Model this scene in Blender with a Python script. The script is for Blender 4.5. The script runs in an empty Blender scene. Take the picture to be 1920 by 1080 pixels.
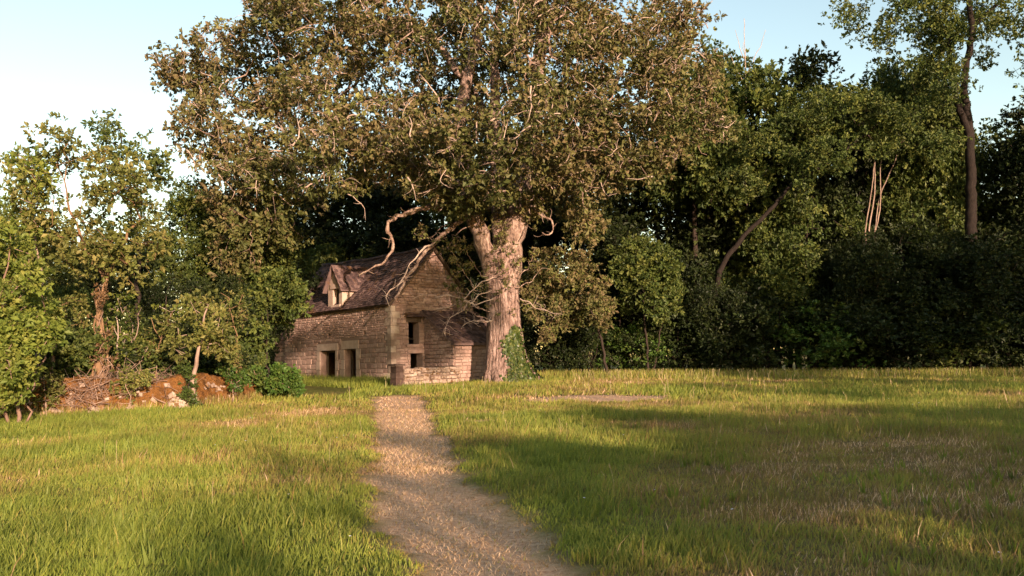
import bpy, math
import numpy as np
from mathutils import Vector, Matrix

# ------------------------------------------------------------------ camera, sky, sun, exposure
FPX = 1507.0; CX, CY = 960.0, 540.0            # focal length and centre in photograph pixels (1920 wide)
PITCH = math.atan(132 / FPX); ROLL = math.radians(1.5)
CAM = np.array([0.0, 0.0, 1.6])
_F = np.array([0, math.cos(PITCH), math.sin(PITCH)])
_R0 = np.array([1.0, 0, 0]); _U0 = np.array([0, -math.sin(PITCH), math.cos(PITCH)])
_R = math.cos(ROLL) * _R0 - math.sin(ROLL) * _U0
_U = math.sin(ROLL) * _R0 + math.cos(ROLL) * _U0
scene = bpy.context.scene
cam_data = bpy.data.cameras.new('camera')
cam_data.sensor_width = 36; cam_data.lens = 36 * FPX / 1920
cam_data.clip_start = 0.1; cam_data.clip_end = 3000
cam = bpy.data.objects.new('camera', cam_data)
scene.collection.objects.link(cam)
cam.matrix_world = Matrix(((_R[0], _U[0], -_F[0], CAM[0]), (_R[1], _U[1], -_F[1], CAM[1]), (_R[2], _U[2], -_F[2], CAM[2]), (0, 0, 0, 1)))
scene.camera = cam

SUN_AZ, SUN_EL = math.radians(26), math.radians(11)   # behind the camera, to its right, low
world = bpy.data.worlds.new('World'); scene.world = world; world.use_nodes = True
wn = world.node_tree.nodes; wl = world.node_tree.links
sky = wn.new('ShaderNodeTexSky'); sky.sky_type = 'NISHITA'; sky.sun_disc = False
sky.sun_elevation = SUN_EL; sky.sun_rotation = math.pi - SUN_AZ
sky.air_density = 1.3; sky.dust_density = 0.8; sky.ozone_density = 0.4
wl.new(sky.outputs[0], wn['Background'].inputs[0]); wn['Background'].inputs[1].default_value = 0.13
sun_data = bpy.data.lights.new('sun', 'SUN'); sun_data.energy = 5.0; sun_data.angle = math.radians(0.6)
sun_data.color = (1.0, 0.72, 0.53)
sun = bpy.data.objects.new('sun', sun_data); scene.collection.objects.link(sun)
sun.rotation_euler = Vector((-math.sin(SUN_AZ) * math.cos(SUN_EL), math.cos(SUN_AZ) * math.cos(SUN_EL), -math.sin(SUN_EL))).to_track_quat('-Z', 'Y').to_euler()
scene.view_settings.view_transform = 'Standard'; scene.view_settings.look = 'None'
scene.view_settings.gamma = 1.0; scene.view_settings.exposure = 1.27
scene.render.engine = 'CYCLES'
scene.cycles.max_bounces = 6; scene.cycles.diffuse_bounces = 3; scene.cycles.transmission_bounces = 4

# ------------------------------------------------------------------ helpers
def ray(u, v):
    d = _R * ((u - CX) / FPX) - _U * ((v - CY) / FPX) + _F
    return d
def P(u, v, Y):
    d = ray(u, v); return CAM + d * (Y / d[1])
def project(p):
    q = np.asarray(p) - CAM
    x, y, z = q @ _R, q @ _U, q @ _F
    z = np.maximum(z, 1e-3)
    return CX + FPX * x / z, CY - FPX * y / z
def ss(a, b, x):
    t = np.clip((np.asarray(x, float) - a) / (b - a), 0, 1); return t * t * (3 - 2 * t)
_lat = np.random.RandomState(5).rand(256, 256)
def vnoise(x, y, s=1.0, o=0):
    x = np.asarray(x, float) / s + 37.3 * (o + 1); y = np.asarray(y, float) / s + 91.7 * (o + 1)
    xi = np.floor(x).astype(int); yi = np.floor(y).astype(int)
    fx = x - xi; fy = y - yi; fx = fx * fx * (3 - 2 * fx); fy = fy * fy * (3 - 2 * fy)
    g = lambda a, b: _lat[a % 256, b % 256]
    return (g(xi, yi) * (1 - fx) + g(xi + 1, yi) * fx) * (1 - fy) + (g(xi, yi + 1) * (1 - fx) + g(xi + 1, yi + 1) * fx) * fy
def fbm(x, y, s, o=0):
    return 0.55 * vnoise(x, y, s, o) + 0.3 * vnoise(x, y, s / 2.1, o + 3) + 0.15 * vnoise(x, y, s / 4.3, o + 6)

# mown path: photograph rows, left and right edge
_path_px = [(742, 699, 792), (780, 705, 812), (820, 703, 830), (860, 697, 850), (900, 690, 882), (950, 690, 945), (1000, 716, 1010), (1080, 775, 1130), (1200, 850, 1330)]
def _base_z(X, Y):
    X = np.asarray(X, float); Y = np.asarray(Y, float)
    k = ss(14, 42, Y)
    z = 0.36 * k - 0.02 * np.clip(X - 2, 0, 60) * k + 0.10 * ss(-4, -14, X) * ss(8, 24, Y)
    z += 0.09 * (fbm(X, Y, 7.0, 2) - 0.5)
    return z
def ground_hit(u, v, f=_base_z):
    d = ray(u, v); t = -CAM[2] / d[2] if d[2] < 0 else 60
    for _ in range(25):
        p = CAM + d * t; t = t + 0.6 * ((f(p[0], p[1]) - p[2]) / d[2]); t = min(max(t, 2), 75)
    return CAM + d * t
_pl = np.array([ground_hit(a, r)[:2] for r, a, b in _path_px]); _pr = np.array([ground_hit(b, r)[:2] for r, a, b in _path_px])
_py = (_pl[:, 1] + _pr[:, 1]) / 2; _o = np.argsort(_py)
_py, _plx, _prx = _py[_o], _pl[_o, 0], _pr[_o, 0]
def path_d(X, Y):
    """signed distance-like: <0 inside the mown path"""
    l = np.interp(Y, _py, _plx); r = np.interp(Y, _py, _prx)
    c = (l + r) / 2; h = (r - l) / 2
    w = 0.55 * (fbm(X, Y, 1.3, 9) - 0.5) + .28 * (vnoise(X, Y, .22, 15) - .5)
    far = np.maximum(0, np.asarray(Y) - _py[-1]) * 2
    return np.abs(X - c) - h + w + far
_bare = ground_hit(1120, 748)
_bare2 = [ground_hit(1600, 1000), ground_hit(1415, 872), ground_hit(1545, 905), ground_hit(905, 790)]
def bare_m(X, Y):
    m = ss(1.25, 0.7, np.hypot((X - _bare[0]) / 2.3, (Y - _bare[1]) / 1.9) + 0.7 * (fbm(X, Y, 1.3, 4) - 0.5))
    for b, r in zip(_bare2[3:], (0.3,)):
        m = np.maximum(m, 0.9 * ss(1.3, 0.6, np.hypot((X - b[0]) / (r * 1.5), (Y - b[1]) / r) + 0.8 * (fbm(X, Y, 0.4, 4) - 0.5)))
    return m
def dry_m(X, Y):
    X = np.asarray(X, float); Y = np.asarray(Y, float)
    d = 1.5 * (fbm(X, Y, 4.5, 1) - 0.42) + .9 * (fbm(X, Y, 1.3, 14) - .5)
    l = np.interp(Y, _py, _plx)
    d = d + 0.55 * np.exp(-(((X - l + 2.2) / 2.4) ** 2 + ((Y - 26) / 6.0) ** 2))         # straw patch left of the path, far
    d = d + 0.40 * ss(.5, 3.0, X) * ss(13, 7, Y)                                          # dry sward low right
    d = d + 0.26 * ss(.3, 3.5, X) - 0.2 * ss(0, -5, X) * ss(16, 9, Y)
    return np.clip(d + 0.15, 0, 1)
def gz(X, Y):
    return _base_z(X, Y) - 0.07 * ss(0.12, -0.2, path_d(X, Y)) + 0.03 * (vnoise(X, Y, 0.7, 8) - 0.5)

COL = scene.collection
def link(o, parent=None):
    COL.objects.link(o)
    if parent is not None: o.parent = parent
    return o
def empty(name, loc=(0, 0, 0), rz=0):
    o = bpy.data.objects.new(name, None); o.location = loc; o.rotation_euler = (0, 0, rz); o.empty_display_size = 0.3
    return link(o)
def tag(o, label, cat, group=None, kind=None):
    if label: o['label'] = label
    if cat: o['category'] = cat
    if group: o['group'] = group
    if kind: o['kind'] = kind
    return o
def make_mesh(name, V, faces, tint=None, smooth=False, attrs=None, mat=None):
    me = bpy.data.meshes.new(name)
    V = np.ascontiguousarray(V, dtype=np.float32)
    me.vertices.add(len(V)); me.vertices.foreach_set('co', V.ravel())
    faces = [np.asarray(f, dtype=np.int32) for f in faces if len(f)]
    idx = np.concatenate([f.ravel() for f in faces])
    tot = np.concatenate([np.full(len(f), f.shape[1], dtype=np.int32) for f in faces])
    start = np.concatenate([[0], np.cumsum(tot)[:-1]]).astype(np.int32)
    me.loops.add(len(idx)); me.loops.foreach_set('vertex_index', idx)
    me.polygons.add(len(tot)); me.polygons.foreach_set('loop_start', start)
    me.polygons.foreach_set('use_smooth', np.full(len(tot), bool(smooth)))
    me.update(calc_edges=True)
    if tint is not None:
        a = me.attributes.new('tint', 'FLOAT', 'FACE'); a.data.foreach_set('value', np.asarray(tint, dtype=np.float32))
    for k, (dom, val) in (attrs or {}).items():
        a = me.attributes.new(k, 'FLOAT', dom); a.data.foreach_set('value', np.asarray(val, dtype=np.float32))
    if mat is not None: me.materials.append(mat)
    return me
def mobj(name, me, parent=None):
    return link(bpy.data.objects.new(name, me), parent)

class MB:
    def __init__(s): s.V = []; s.Q = []; s.T = []; s.n = 0; s.tq = []; s.tt = []
    def add(s, V, Q=None, T=None, tint=0.5):
        V = np.asarray(V, float)
        if Q is not None and len(Q): s.Q.append(np.asarray(Q) + s.n); s.tq.append(np.full(len(Q), tint))
        if T is not None and len(T): s.T.append(np.asarray(T) + s.n); s.tt.append(np.full(len(T), tint))
        s.V.append(V); s.n += len(V)
    def box(s, lo, hi, tint=0.5):
        (a, b, c), (d, e, f) = lo, hi
        s.add([(a, b, c), (d, b, c), (d, e, c), (a, e, c), (a, b, f), (d, b, f), (d, e, f), (a, e, f)],
              [(0, 3, 2, 1), (4, 5, 6, 7), (0, 1, 5, 4), (1, 2, 6, 5), (2, 3, 7, 6), (3, 0, 4, 7)], tint=tint)
    def tube(s, pts, rad, k=6, tint=0.5, cap=True):
        pts = np.asarray(pts, float); n = len(pts)
        if n < 2: return
        rad = np.broadcast_to(np.asarray(rad, float), (n,))
        tan = np.gradient(pts, axis=0); tan /= np.linalg.norm(tan, axis=1, keepdims=True) + 1e-9
        ref = np.array([0.31, 0.17, 0.93]) if abs(tan[0, 2]) < 0.8 else np.array([0.9, 0.3, 0.1])
        A = np.cross(tan, ref); A /= np.linalg.norm(A, axis=1, keepdims=True) + 1e-9
        for i in range(1, n):
            a = A[i - 1] - tan[i] * (A[i - 1] @ tan[i]); A[i] = a / (np.linalg.norm(a) + 1e-9)
        B = np.cross(tan, A)
        th = np.arange(k) * 2 * math.pi / k
        V = pts[:, None] + rad[:, None, None] * (A[:, None] * np.cos(th)[None, :, None] + B[:, None] * np.sin(th)[None, :, None])
        V = V.reshape(-1, 3)
        i = np.arange(n - 1)[:, None] * k; j = np.arange(k)[None]; jn = (j + 1) % k
        Q = np.stack([i + j, i + jn, i + k + jn, i + k + j], -1).reshape(-1, 4)
        T = []
        if cap:
            V = np.vstack([V, pts[-1:] + tan[-1:] * rad[-1]])
            b = (n - 1) * k
            T = [(b + q, b + (q + 1) % k, n * k) for q in range(k)]
        s.add(V, Q, T, tint)
    def mesh(s, name, mat=None, smooth=False):
        faces = ([np.vstack(s.Q)] if s.Q else []) + ([np.vstack(s.T)] if s.T else [])
        tint = np.concatenate(s.tq + s.tt)
        return make_mesh(name, np.vstack(s.V), faces, tint, smooth, mat=mat)

# ------------------------------------------------------------------ materials
def new_mat(name):
    m = bpy.data.materials.new(name); m.use_nodes = True
    nt = m.node_tree; nt.nodes.clear()
    return m, nt, nt.nodes, nt.links
def ramp(nodes, stops):
    r = nodes.new('ShaderNodeValToRGB'); e = r.color_ramp.elements
    while len(e) < len(stops): e.new(0.5)
    for el, (p, c) in zip(e, stops): el.position = p; el.color = (*c, 1)
    return r
def leaf_mat(name, stops, trans=0.3, rough=0.55, spec=0.25):
    m, nt, n, l = new_mat(name)
    at = n.new('ShaderNodeAttribute'); at.attribute_name = 'tint'
    r = ramp(n, stops); l.new(at.outputs['Fac'], r.inputs[0])
    geo = n.new('ShaderNodeNewGeometry')
    noi = n.new('ShaderNodeTexNoise'); noi.inputs['Scale'].default_value = 0.55; noi.inputs['Detail'].default_value = 2
    l.new(geo.outputs['Position'], noi.inputs['Vector'])
    hsv = n.new('ShaderNodeHueSaturation')
    mr = n.new('ShaderNodeMapRange'); mr.inputs[1].default_value = 0.3; mr.inputs[2].default_value = 0.7; mr.inputs[3].default_value = 0.75; mr.inputs[4].default_value = 1.25
    l.new(noi.outputs['Fac'], mr.inputs[0]); l.new(mr.outputs[0], hsv.inputs['Value']); l.new(r.outputs[0], hsv.inputs['Color'])
    p = n.new('ShaderNodeBsdfPrincipled'); p.inputs['Roughness'].default_value = rough; p.inputs['Specular IOR Level'].default_value = spec
    t = n.new('ShaderNodeBsdfTranslucent'); mx = n.new('ShaderNodeMixShader'); mx.inputs[0].default_value = trans
    l.new(hsv.outputs[0], p.inputs['Base Color']); l.new(hsv.outputs[0], t.inputs['Color'])
    o = n.new('ShaderNodeOutputMaterial')
    l.new(p.outputs[0], mx.inputs[1]); l.new(t.outputs[0], mx.inputs[2]); l.new(mx.outputs[0], o.inputs[0])
    return m
def rough_mat(name, stops, scale=4.0, stretch=(1, 1, 1), bump=0.5, bscale=None, rough=0.9, use_tint=0.0, detail=6, dist=0.05, spots=None):
    m, nt, n, l = new_mat(name)
    tc = n.new('ShaderNodeTexCoord'); mp = n.new('ShaderNodeMapping'); mp.inputs['Scale'].default_value = stretch
    geo = n.new('ShaderNodeNewGeometry')
    l.new(geo.outputs['Position'], mp.inputs[0])
    noi = n.new('ShaderNodeTexNoise'); noi.inputs['Scale'].default_value = scale; noi.inputs['Detail'].default_value = detail; noi.inputs['Roughness'].default_value = 0.65
    l.new(mp.outputs[0], noi.inputs['Vector'])
    fac = noi.outputs['Fac']
    if use_tint:
        at = n.new('ShaderNodeAttribute'); at.attribute_name = 'tint'
        oi = n.new('ShaderNodeObjectInfo')
        ad = n.new('ShaderNodeMath'); ad.operation = 'ADD'; l.new(at.outputs['Fac'], ad.inputs[0]); l.new(oi.outputs['Random'], ad.inputs[1])
        fr = n.new('ShaderNodeMath'); fr.operation = 'FRACT'; l.new(ad.outputs[0], fr.inputs[0])
        sb = n.new('ShaderNodeMath'); sb.operation = 'SUBTRACT'; l.new(fr.outputs[0], sb.inputs[0]); sb.inputs[1].default_value = 0.5
        ma = n.new('ShaderNodeMath'); ma.operation = 'MULTIPLY_ADD'; l.new(sb.outputs[0], ma.inputs[0]); ma.inputs[1].default_value = use_tint; l.new(fac, ma.inputs[2])
        fac = ma.outputs[0]
    r = ramp(n, stops); l.new(fac, r.inputs[0])
    col = r.outputs[0]
    if spots:
        (sc, lo, hi, c) = spots
        n2 = n.new('ShaderNodeTexNoise'); n2.inputs['Scale'].default_value = sc; n2.inputs['Detail'].default_value = 4; l.new(geo.outputs['Position'], n2.inputs['Vector'])
        mr = n.new('ShaderNodeMapRange'); mr.inputs[1].default_value = lo; mr.inputs[2].default_value = hi; l.new(n2.outputs['Fac'], mr.inputs[0])
        mx = n.new('ShaderNodeMixRGB'); mx.inputs[2].default_value = (*c, 1); l.new(mr.outputs[0], mx.inputs[0]); l.new(col, mx.inputs[1]); col = mx.outputs[0]
    p = n.new('ShaderNodeBsdfPrincipled'); p.inputs['Roughness'].default_value = rough; p.inputs['Specular IOR Level'].default_value = 0.15
    l.new(col, p.inputs['Base Color'])
    if bump:
        nb = n.new('ShaderNodeTexNoise'); nb.inputs['Scale'].default_value = bscale or scale * 3; nb.inputs['Detail'].default_value = 6; l.new(mp.outputs[0], nb.inputs['Vector'])
        b = n.new('ShaderNodeBump'); b.inputs['Strength'].default_value = bump; b.inputs['Distance'].default_value = dist
        l.new(nb.outputs['Fac'], b.inputs['Height']); l.new(b.outputs[0], p.inputs['Normal'])
    o = n.new('ShaderNodeOutputMaterial'); l.new(p.outputs[0], o.inputs[0])
    return m
M = {}
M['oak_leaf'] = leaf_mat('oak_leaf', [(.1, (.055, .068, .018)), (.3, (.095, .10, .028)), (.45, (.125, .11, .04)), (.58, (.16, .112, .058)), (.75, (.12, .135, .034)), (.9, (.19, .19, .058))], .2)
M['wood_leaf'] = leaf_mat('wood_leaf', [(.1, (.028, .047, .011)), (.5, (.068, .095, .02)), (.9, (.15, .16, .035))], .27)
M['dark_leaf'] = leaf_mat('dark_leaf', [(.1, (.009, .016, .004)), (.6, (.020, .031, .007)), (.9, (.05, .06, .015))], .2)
M['olive_leaf'] = leaf_mat('olive_leaf', [(.1, (.065, .08, .018)), (.5, (.12, .13, .03)), (.9, (.22, .19, .06))], .3)
M['hazel_leaf'] = leaf_mat('hazel_leaf', [(.1, (.07, .105, .017)), (.5, (.13, .165, .028)), (.9, (.23, .23, .05))], .33)
M['ivy_leaf'] = leaf_mat('ivy_leaf', [(0, (.03, .05, .012)), (.6, (.06, .09, .02)), (1, (.13, .14, .035))], .2, rough=.4)
M['bramble_leaf'] = leaf_mat('bramble_leaf', [(0, (.035, .08, .014)), (.6, (.065, .115, .02)), (1, (.15, .15, .04))], .22, rough=.45)
M['grass'] = leaf_mat('grass', [(0, (.16, .20, .032)), (.25, (.245, .27, .046)), (.5, (.31, .26, .065)), (.72, (.23, .145, .06)), (.88, (.46, .30, .16)), (1, (.70, .49, .32))], .42)
M['straw'] = leaf_mat('straw', [(0, (.25, .2, .09)), (1, (.42, .33, .19))], .25)
M['oak_bark'] = rough_mat('oak_bark', [(.36, (.06, .038, .03)), (.47, (.23, .15, .125)), (.58, (.35, .245, .21)), (.70, (.47, .36, .31))], 3.4, (3.2, 3.2, .6), 1.0, 10, dist=.12, spots=(1.4, .55, .75, (.20, .125, .095)))
M['branch_bark'] = rough_mat('branch_bark', [(.34, (.07, .045, .036)), (.5, (.22, .15, .12)), (.66, (.42, .32, .27))], 4.5, (1.6, 1.6, .7), 1.0, 12, dist=.08)
M['lichen_bark'] = rough_mat('lichen_bark', [(.3, (.22, .155, .125)), (.55, (.38, .29, .24)), (.75, (.52, .43, .36))], 3.5, (1, 1, 1), .5, 12, dist=.02)
M['dead_bark'] = rough_mat('dead_bark', [(.32, (.09, .055, .04)), (.5, (.22, .15, .118)), (.68, (.42, .33, .27))], 3.0, (1, 1, 1), .8, 12, dist=.04)
M['dry_leaf'] = leaf_mat('dry_leaf', [(0, (.10, .055, .03)), (.5, (.15, .085, .04)), (.8, (.19, .12, .06)), (1, (.10, .11, .03))], .2)
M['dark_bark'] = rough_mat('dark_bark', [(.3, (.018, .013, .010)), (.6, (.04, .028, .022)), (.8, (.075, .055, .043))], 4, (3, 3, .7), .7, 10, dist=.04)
M['pale_bark'] = rough_mat('pale_bark', [(.3, (.13, .09, .07)), (.55, (.27, .19, .15)), (.8, (.40, .31, .25))], 4, (1, 1, .5), .4, 12, dist=.02)
M['red_bark'] = rough_mat('red_bark', [(.3, (.12, .07, .04)), (.6, (.22, .135, .075)), (.8, (.3, .2, .12))], 4, (3, 3, .7), .7, 10, dist=.03)
M['twig'] = rough_mat('twig', [(.3, (.16, .10, .075)), (.6, (.27, .185, .14)), (.8, (.36, .26, .2))], 5, bump=0, use_tint=.4)
M['stone'] = rough_mat('stone', [(.2, (.18, .11, .09)), (.5, (.30, .20, .165)), (.8, (.42, .31, .26))], 2.6, (1, 1, 1), .5, 11, dist=.03, use_tint=.28, spots=(1.3, .6, .75, (.12, .085, .065)))
M['ashlar'] = rough_mat('ashlar', [(.25, (.26, .19, .15)), (.5, (.36, .27, .22)), (.75, (.46, .36, .30))], 2.2, (1, 1, 1), .35, 14, dist=.015, use_tint=.25, spots=(2.1, .6, .8, (.22, .16, .12)))
M['mortar'] = rough_mat('mortar', [(.3, (.18, .12, .095)), (.6, (.25, .172, .14)), (.8, (.31, .23, .19))], 5, bump=.6, bscale=20, dist=.02)
M['tile'] = rough_mat('tile', [(.25, (.045, .03, .03)), (.5, (.085, .053, .05)), (.75, (.145, .098, .09))], 3, bump=.3, bscale=20, dist=.01, use_tint=.5, spots=(1.6, .58, .72, (.13, .07, .03)))
M['moss'] = rough_mat('moss', [(.3, (.035, .019, .009)), (.42, (.11, .05, .015)), (.55, (.18, .08, .022)), (.75, (.235, .12, .04))], 4.5, bump=1.0, bscale=30, dist=.08, spots=(9, .62, .70, (.20, .13, .085)))
M['pale_stone'] = rough_mat('pale_stone', [(.25, (.20, .14, .11)), (.5, (.30, .22, .17)), (.8, (.42, .33, .27))], 6, bump=.6, bscale=18, dist=.03, use_tint=.3, spots=(4.5, .5, .64, (.13, .07, .03)))
M['shade_toned_stone'] = rough_mat('shade_toned_stone', [(.25, (.03, .02, .016)), (.5, (.065, .04, .032)), (.8, (.11, .075, .06))], 4, bump=.6, bscale=15, dist=.03, use_tint=.3)  # darker stone copy: the end pillar's shade is painted into its colour
M['quoin'] = rough_mat('quoin', [(.25, (.20, .14, .11)), (.5, (.32, .24, .19)), (.75, (.44, .355, .29))], 2.2, (1, 1, 1), .4, 12, dist=.02, use_tint=.45, spots=(2.4, .52, .7, (.2, .135, .105)))
M['shade_toned_bark'] = rough_mat('shade_toned_bark', [(.3, (.010, .007, .006)), (.6, (.022, .016, .013)), (.8, (.045, .033, .026))], 4, (3, 3, .7), .7, 10, dist=.04)  # near-black bark copy: the wood's shade is put into the colour
M['timber'] = rough_mat('timber', [(.3, (.05, .035, .025)), (.7, (.12, .085, .06))], 6, (4, 4, .5), .4)
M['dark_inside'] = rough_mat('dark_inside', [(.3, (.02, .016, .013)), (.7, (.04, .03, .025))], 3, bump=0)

# ------------------------------------------------------------------ ground
def ground():
    xs = np.concatenate([-np.geomspace(700, 30, 14), np.arange(-28, -13, .6), np.arange(-13, 16, .25), np.arange(16, 46, .8), np.geomspace(48, 700, 14)])
    ys = np.concatenate([-np.geomspace(500, 14, 12), np.arange(-12, 4, 1.0), np.arange(4, 46, .27), np.arange(46, 80, 1.2), np.geomspace(82, 900, 12)])
    X, Y = np.meshgrid(xs, ys); Z = gz(X, Y)
    V = np.stack([X, Y, Z], -1).reshape(-1, 3)
    nx, ny = len(xs), len(ys)
    i = np.arange(ny - 1)[:, None] * nx; j = np.arange(nx - 1)[None]
    Q = np.stack([i + j, i + j + 1, i + nx + j + 1, i + nx + j], -1).reshape(-1, 4)
    dry = dry_m(X, Y); pth = np.maximum(ss(.1, -.25, path_d(X, Y)), bare_m(X, Y))
    m, nt, n, l = new_mat('meadow_soil')
    a1 = n.new('ShaderNodeAttribute'); a1.attribute_name = 'dry'; a2 = n.new('ShaderNodeAttribute'); a2.attribute_name = 'mown'
    geo = n.new('ShaderNodeNewGeometry')
    n1 = n.new('ShaderNodeTexNoise'); n1.inputs['Scale'].default_value = 5; n1.inputs['Detail'].default_value = 8; n1.inputs['Roughness'].default_value = .7
    l.new(geo.outputs['Position'], n1.inputs['Vector'])
    rg = ramp(n, [(.3, (.08, .085, .02)), (.6, (.15, .15, .035)), (.8, (.24, .19, .065))]); l.new(n1.outputs['Fac'], rg.inputs[0])
    rd = ramp(n, [(.3, (.12, .075, .036)), (.55, (.20, .135, .065)), (.8, (.28, .20, .10))]); l.new(n1.outputs['Fac'], rd.inputs[0])
    n3 = n.new('ShaderNodeTexNoise'); n3.inputs['Scale'].default_value = 14; n3.inputs['Detail'].default_value = 8; n3.inputs['Roughness'].default_value = .75
    l.new(geo.outputs['Position'], n3.inputs['Vector'])
    rp = ramp(n, [(.30, (.22, .12, .07)), (.46, (.46, .285, .18)), (.72, (.68, .48, .335))]); l.new(n3.outputs['Fac'], rp.inputs[0])
    x1 = n.new('ShaderNodeMixRGB'); l.new(a1.outputs['Fac'], x1.inputs[0]); l.new(rg.outputs[0], x1.inputs[1]); l.new(rd.outputs[0], x1.inputs[2])
    x2 = n.new('ShaderNodeMixRGB'); l.new(a2.outputs['Fac'], x2.inputs[0]); l.new(x1.outputs[0], x2.inputs[1]); l.new(rp.outputs[0], x2.inputs[2])
    p = n.new('ShaderNodeBsdfPrincipled'); p.inputs['Roughness'].default_value = 1; p.inputs['Specular IOR Level'].default_value = .05
    l.new(x2.outputs[0], p.inputs['Base Color'])
    b = n.new('ShaderNodeBump'); b.inputs['Strength'].default_value = .8; b.inputs['Distance'].default_value = .05; l.new(n3.outputs['Fac'], b.inputs['Height']); l.new(b.outputs[0], p.inputs['Normal'])
    o = n.new('ShaderNodeOutputMaterial'); l.new(p.outputs[0], o.inputs[0])
    me = make_mesh('ground', V, [Q], smooth=True, attrs={'dry': ('POINT', dry.ravel()), 'mown': ('POINT', pth.ravel())}, mat=m)
    g = mobj('ground', me); g['kind'] = 'structure'
ground()

# ------------------------------------------------------------------ trees: skeleton growing and leaves
def in_poly(px, py, poly):
    poly = np.asarray(poly, float); inside = np.zeros(len(px), bool)
    x0, y0 = poly[-1]
    for x1, y1 in poly:
        c = ((y1 > py) != (y0 > py)) & (px < (x0 - x1) * (py - y1) / (y0 - y1 + 1e-12) + x1)
        inside ^= c; x0, y0 = x1, y1
    return inside
def resample(pts, step):
    pts = np.asarray(pts, float); d = np.concatenate([[0], np.cumsum(np.linalg.norm(np.diff(pts, axis=0), axis=1))])
    n = max(2, int(math.ceil(d[-1] / step)) + 1); t = np.linspace(0, d[-1], n)
    # Catmull-Rom-ish smoothing through a second linear pass
    q = np.stack([np.interp(t, d, pts[:, k]) for k in range(3)], 1)
    for _ in range(2): q[1:-1] = .25 * q[:-2] + .5 * q[1:-1] + .25 * q[2:]
    return q
class Skeleton:
    def __init__(s): s.p = np.zeros((60000, 3)); s.par = np.full(60000, -1); s.L = np.zeros(60000); s.fix = np.zeros(60000); s.n = 0
    def node(s, p, par, fix=0):
        i = s.n; s.p[i] = p; s.par[i] = par; s.fix[i] = fix
        s.L[i] = 0 if par < 0 else s.L[par] + np.linalg.norm(s.p[par] - p); s.n += 1; return i
    def chain(s, pts, par=-1, r0=None, r1=None, step=.6, rng=None, gnarl=0):
        pts = resample(pts, step); n = len(pts); last = par; ids = []
        if rng is not None and gnarl: pts[1:] += rng.normal(0, gnarl, (n - 1, 3))
        for k in range(n):
            f = 0 if r0 is None else r0 + (r1 - r0) * k / (n - 1)
            last = s.node(pts[k], last, f * (1 if rng is None else (rng.uniform(.93, 1.12) if f < .2 else rng.uniform(.98, 1.03)))); ids.append(last)
        return ids
    def nearest(s, p): return int(np.argmin(np.linalg.norm(s.p[:s.n] - p, axis=1)))
    def grow(s, targets, rng, step=.55, gnarl=.12, wl=.18, sag=.12, skip=0):
        d0 = np.array([np.linalg.norm(s.p[:s.n] - t, axis=1).min() for t in targets])
        tips = []
        for k in np.argsort(d0):
            t = targets[k]; d = np.linalg.norm(s.p[skip:s.n] - t, axis=1)
            j = int(np.argmin(d + wl * s.L[skip:s.n])) + skip; dd = d[j - skip]
            m = max(1, int(dd / step)); a = s.p[j]
            last = j
            side = rng.normal(0, 1, 3); side *= .14 * dd / (np.linalg.norm(side) + 1e-6)
            for q in range(1, m + 1):
                f = q / m; b = 4 * f * (1 - f)
                pt = a + (t - a) * f + side * b + np.array([0, 0, -sag * dd * b * .6])
                if q < m: pt = pt + rng.normal(0, gnarl, 3)
                last = s.node(pt, last)
            tips.append(last)
        return tips
    def tubes(s, mb, r_tip=.012, power=2.4, kmax=10, cut=0, rmax=None):
        n = s.n; cnt = np.zeros(n); ch = [[] for _ in range(n)]
        for i in range(n):
            if s.par[i] >= 0: ch[s.par[i]].append(i)
        for i in range(n): 
            if not ch[i]: cnt[i] = 1
        order = np.argsort(-s.L[:n], kind='stable')
        for i in range(n - 1, -1, -1):
            if s.par[i] >= 0: cnt[s.par[i]] += cnt[i]
        r = r_tip * np.maximum(cnt, 1) ** (1 / power)
        if rmax: r = np.minimum(r, rmax)
        r = np.where(s.fix[:n] > 0, s.fix[:n], r)
        for i in range(n):                      # children are never thicker than their parent
            if s.par[i] >= 0 and s.fix[i] == 0: r[i] = min(r[i], r[s.par[i]] * .95)
        starts = [i for i in range(n) if s.par[i] < 0]
        stack = [(i, -1) for i in starts]
        while stack:
            i, pre = stack.pop(); line = ([pre] if pre >= 0 else []) + [i]; cur = i
            while ch[cur]:
                c = sorted(ch[cur], key=lambda q: -(cnt[q] + 1e6 * (s.fix[q] > 0)))
                for o in c[1:]: stack.append((o, cur))
                cur = c[0]; line.append(cur)
            rad = r[line].copy()
            if pre >= 0: rad[0] = rad[1]
            if rad.max() < cut: continue
            k = 3 if rad[0] < .02 else 4 if rad[0] < .05 else 6 if rad[0] < .15 else kmax
            mb.tube(s.p[line], rad, k, tint=(i * .618) % 1)
        return r
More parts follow.
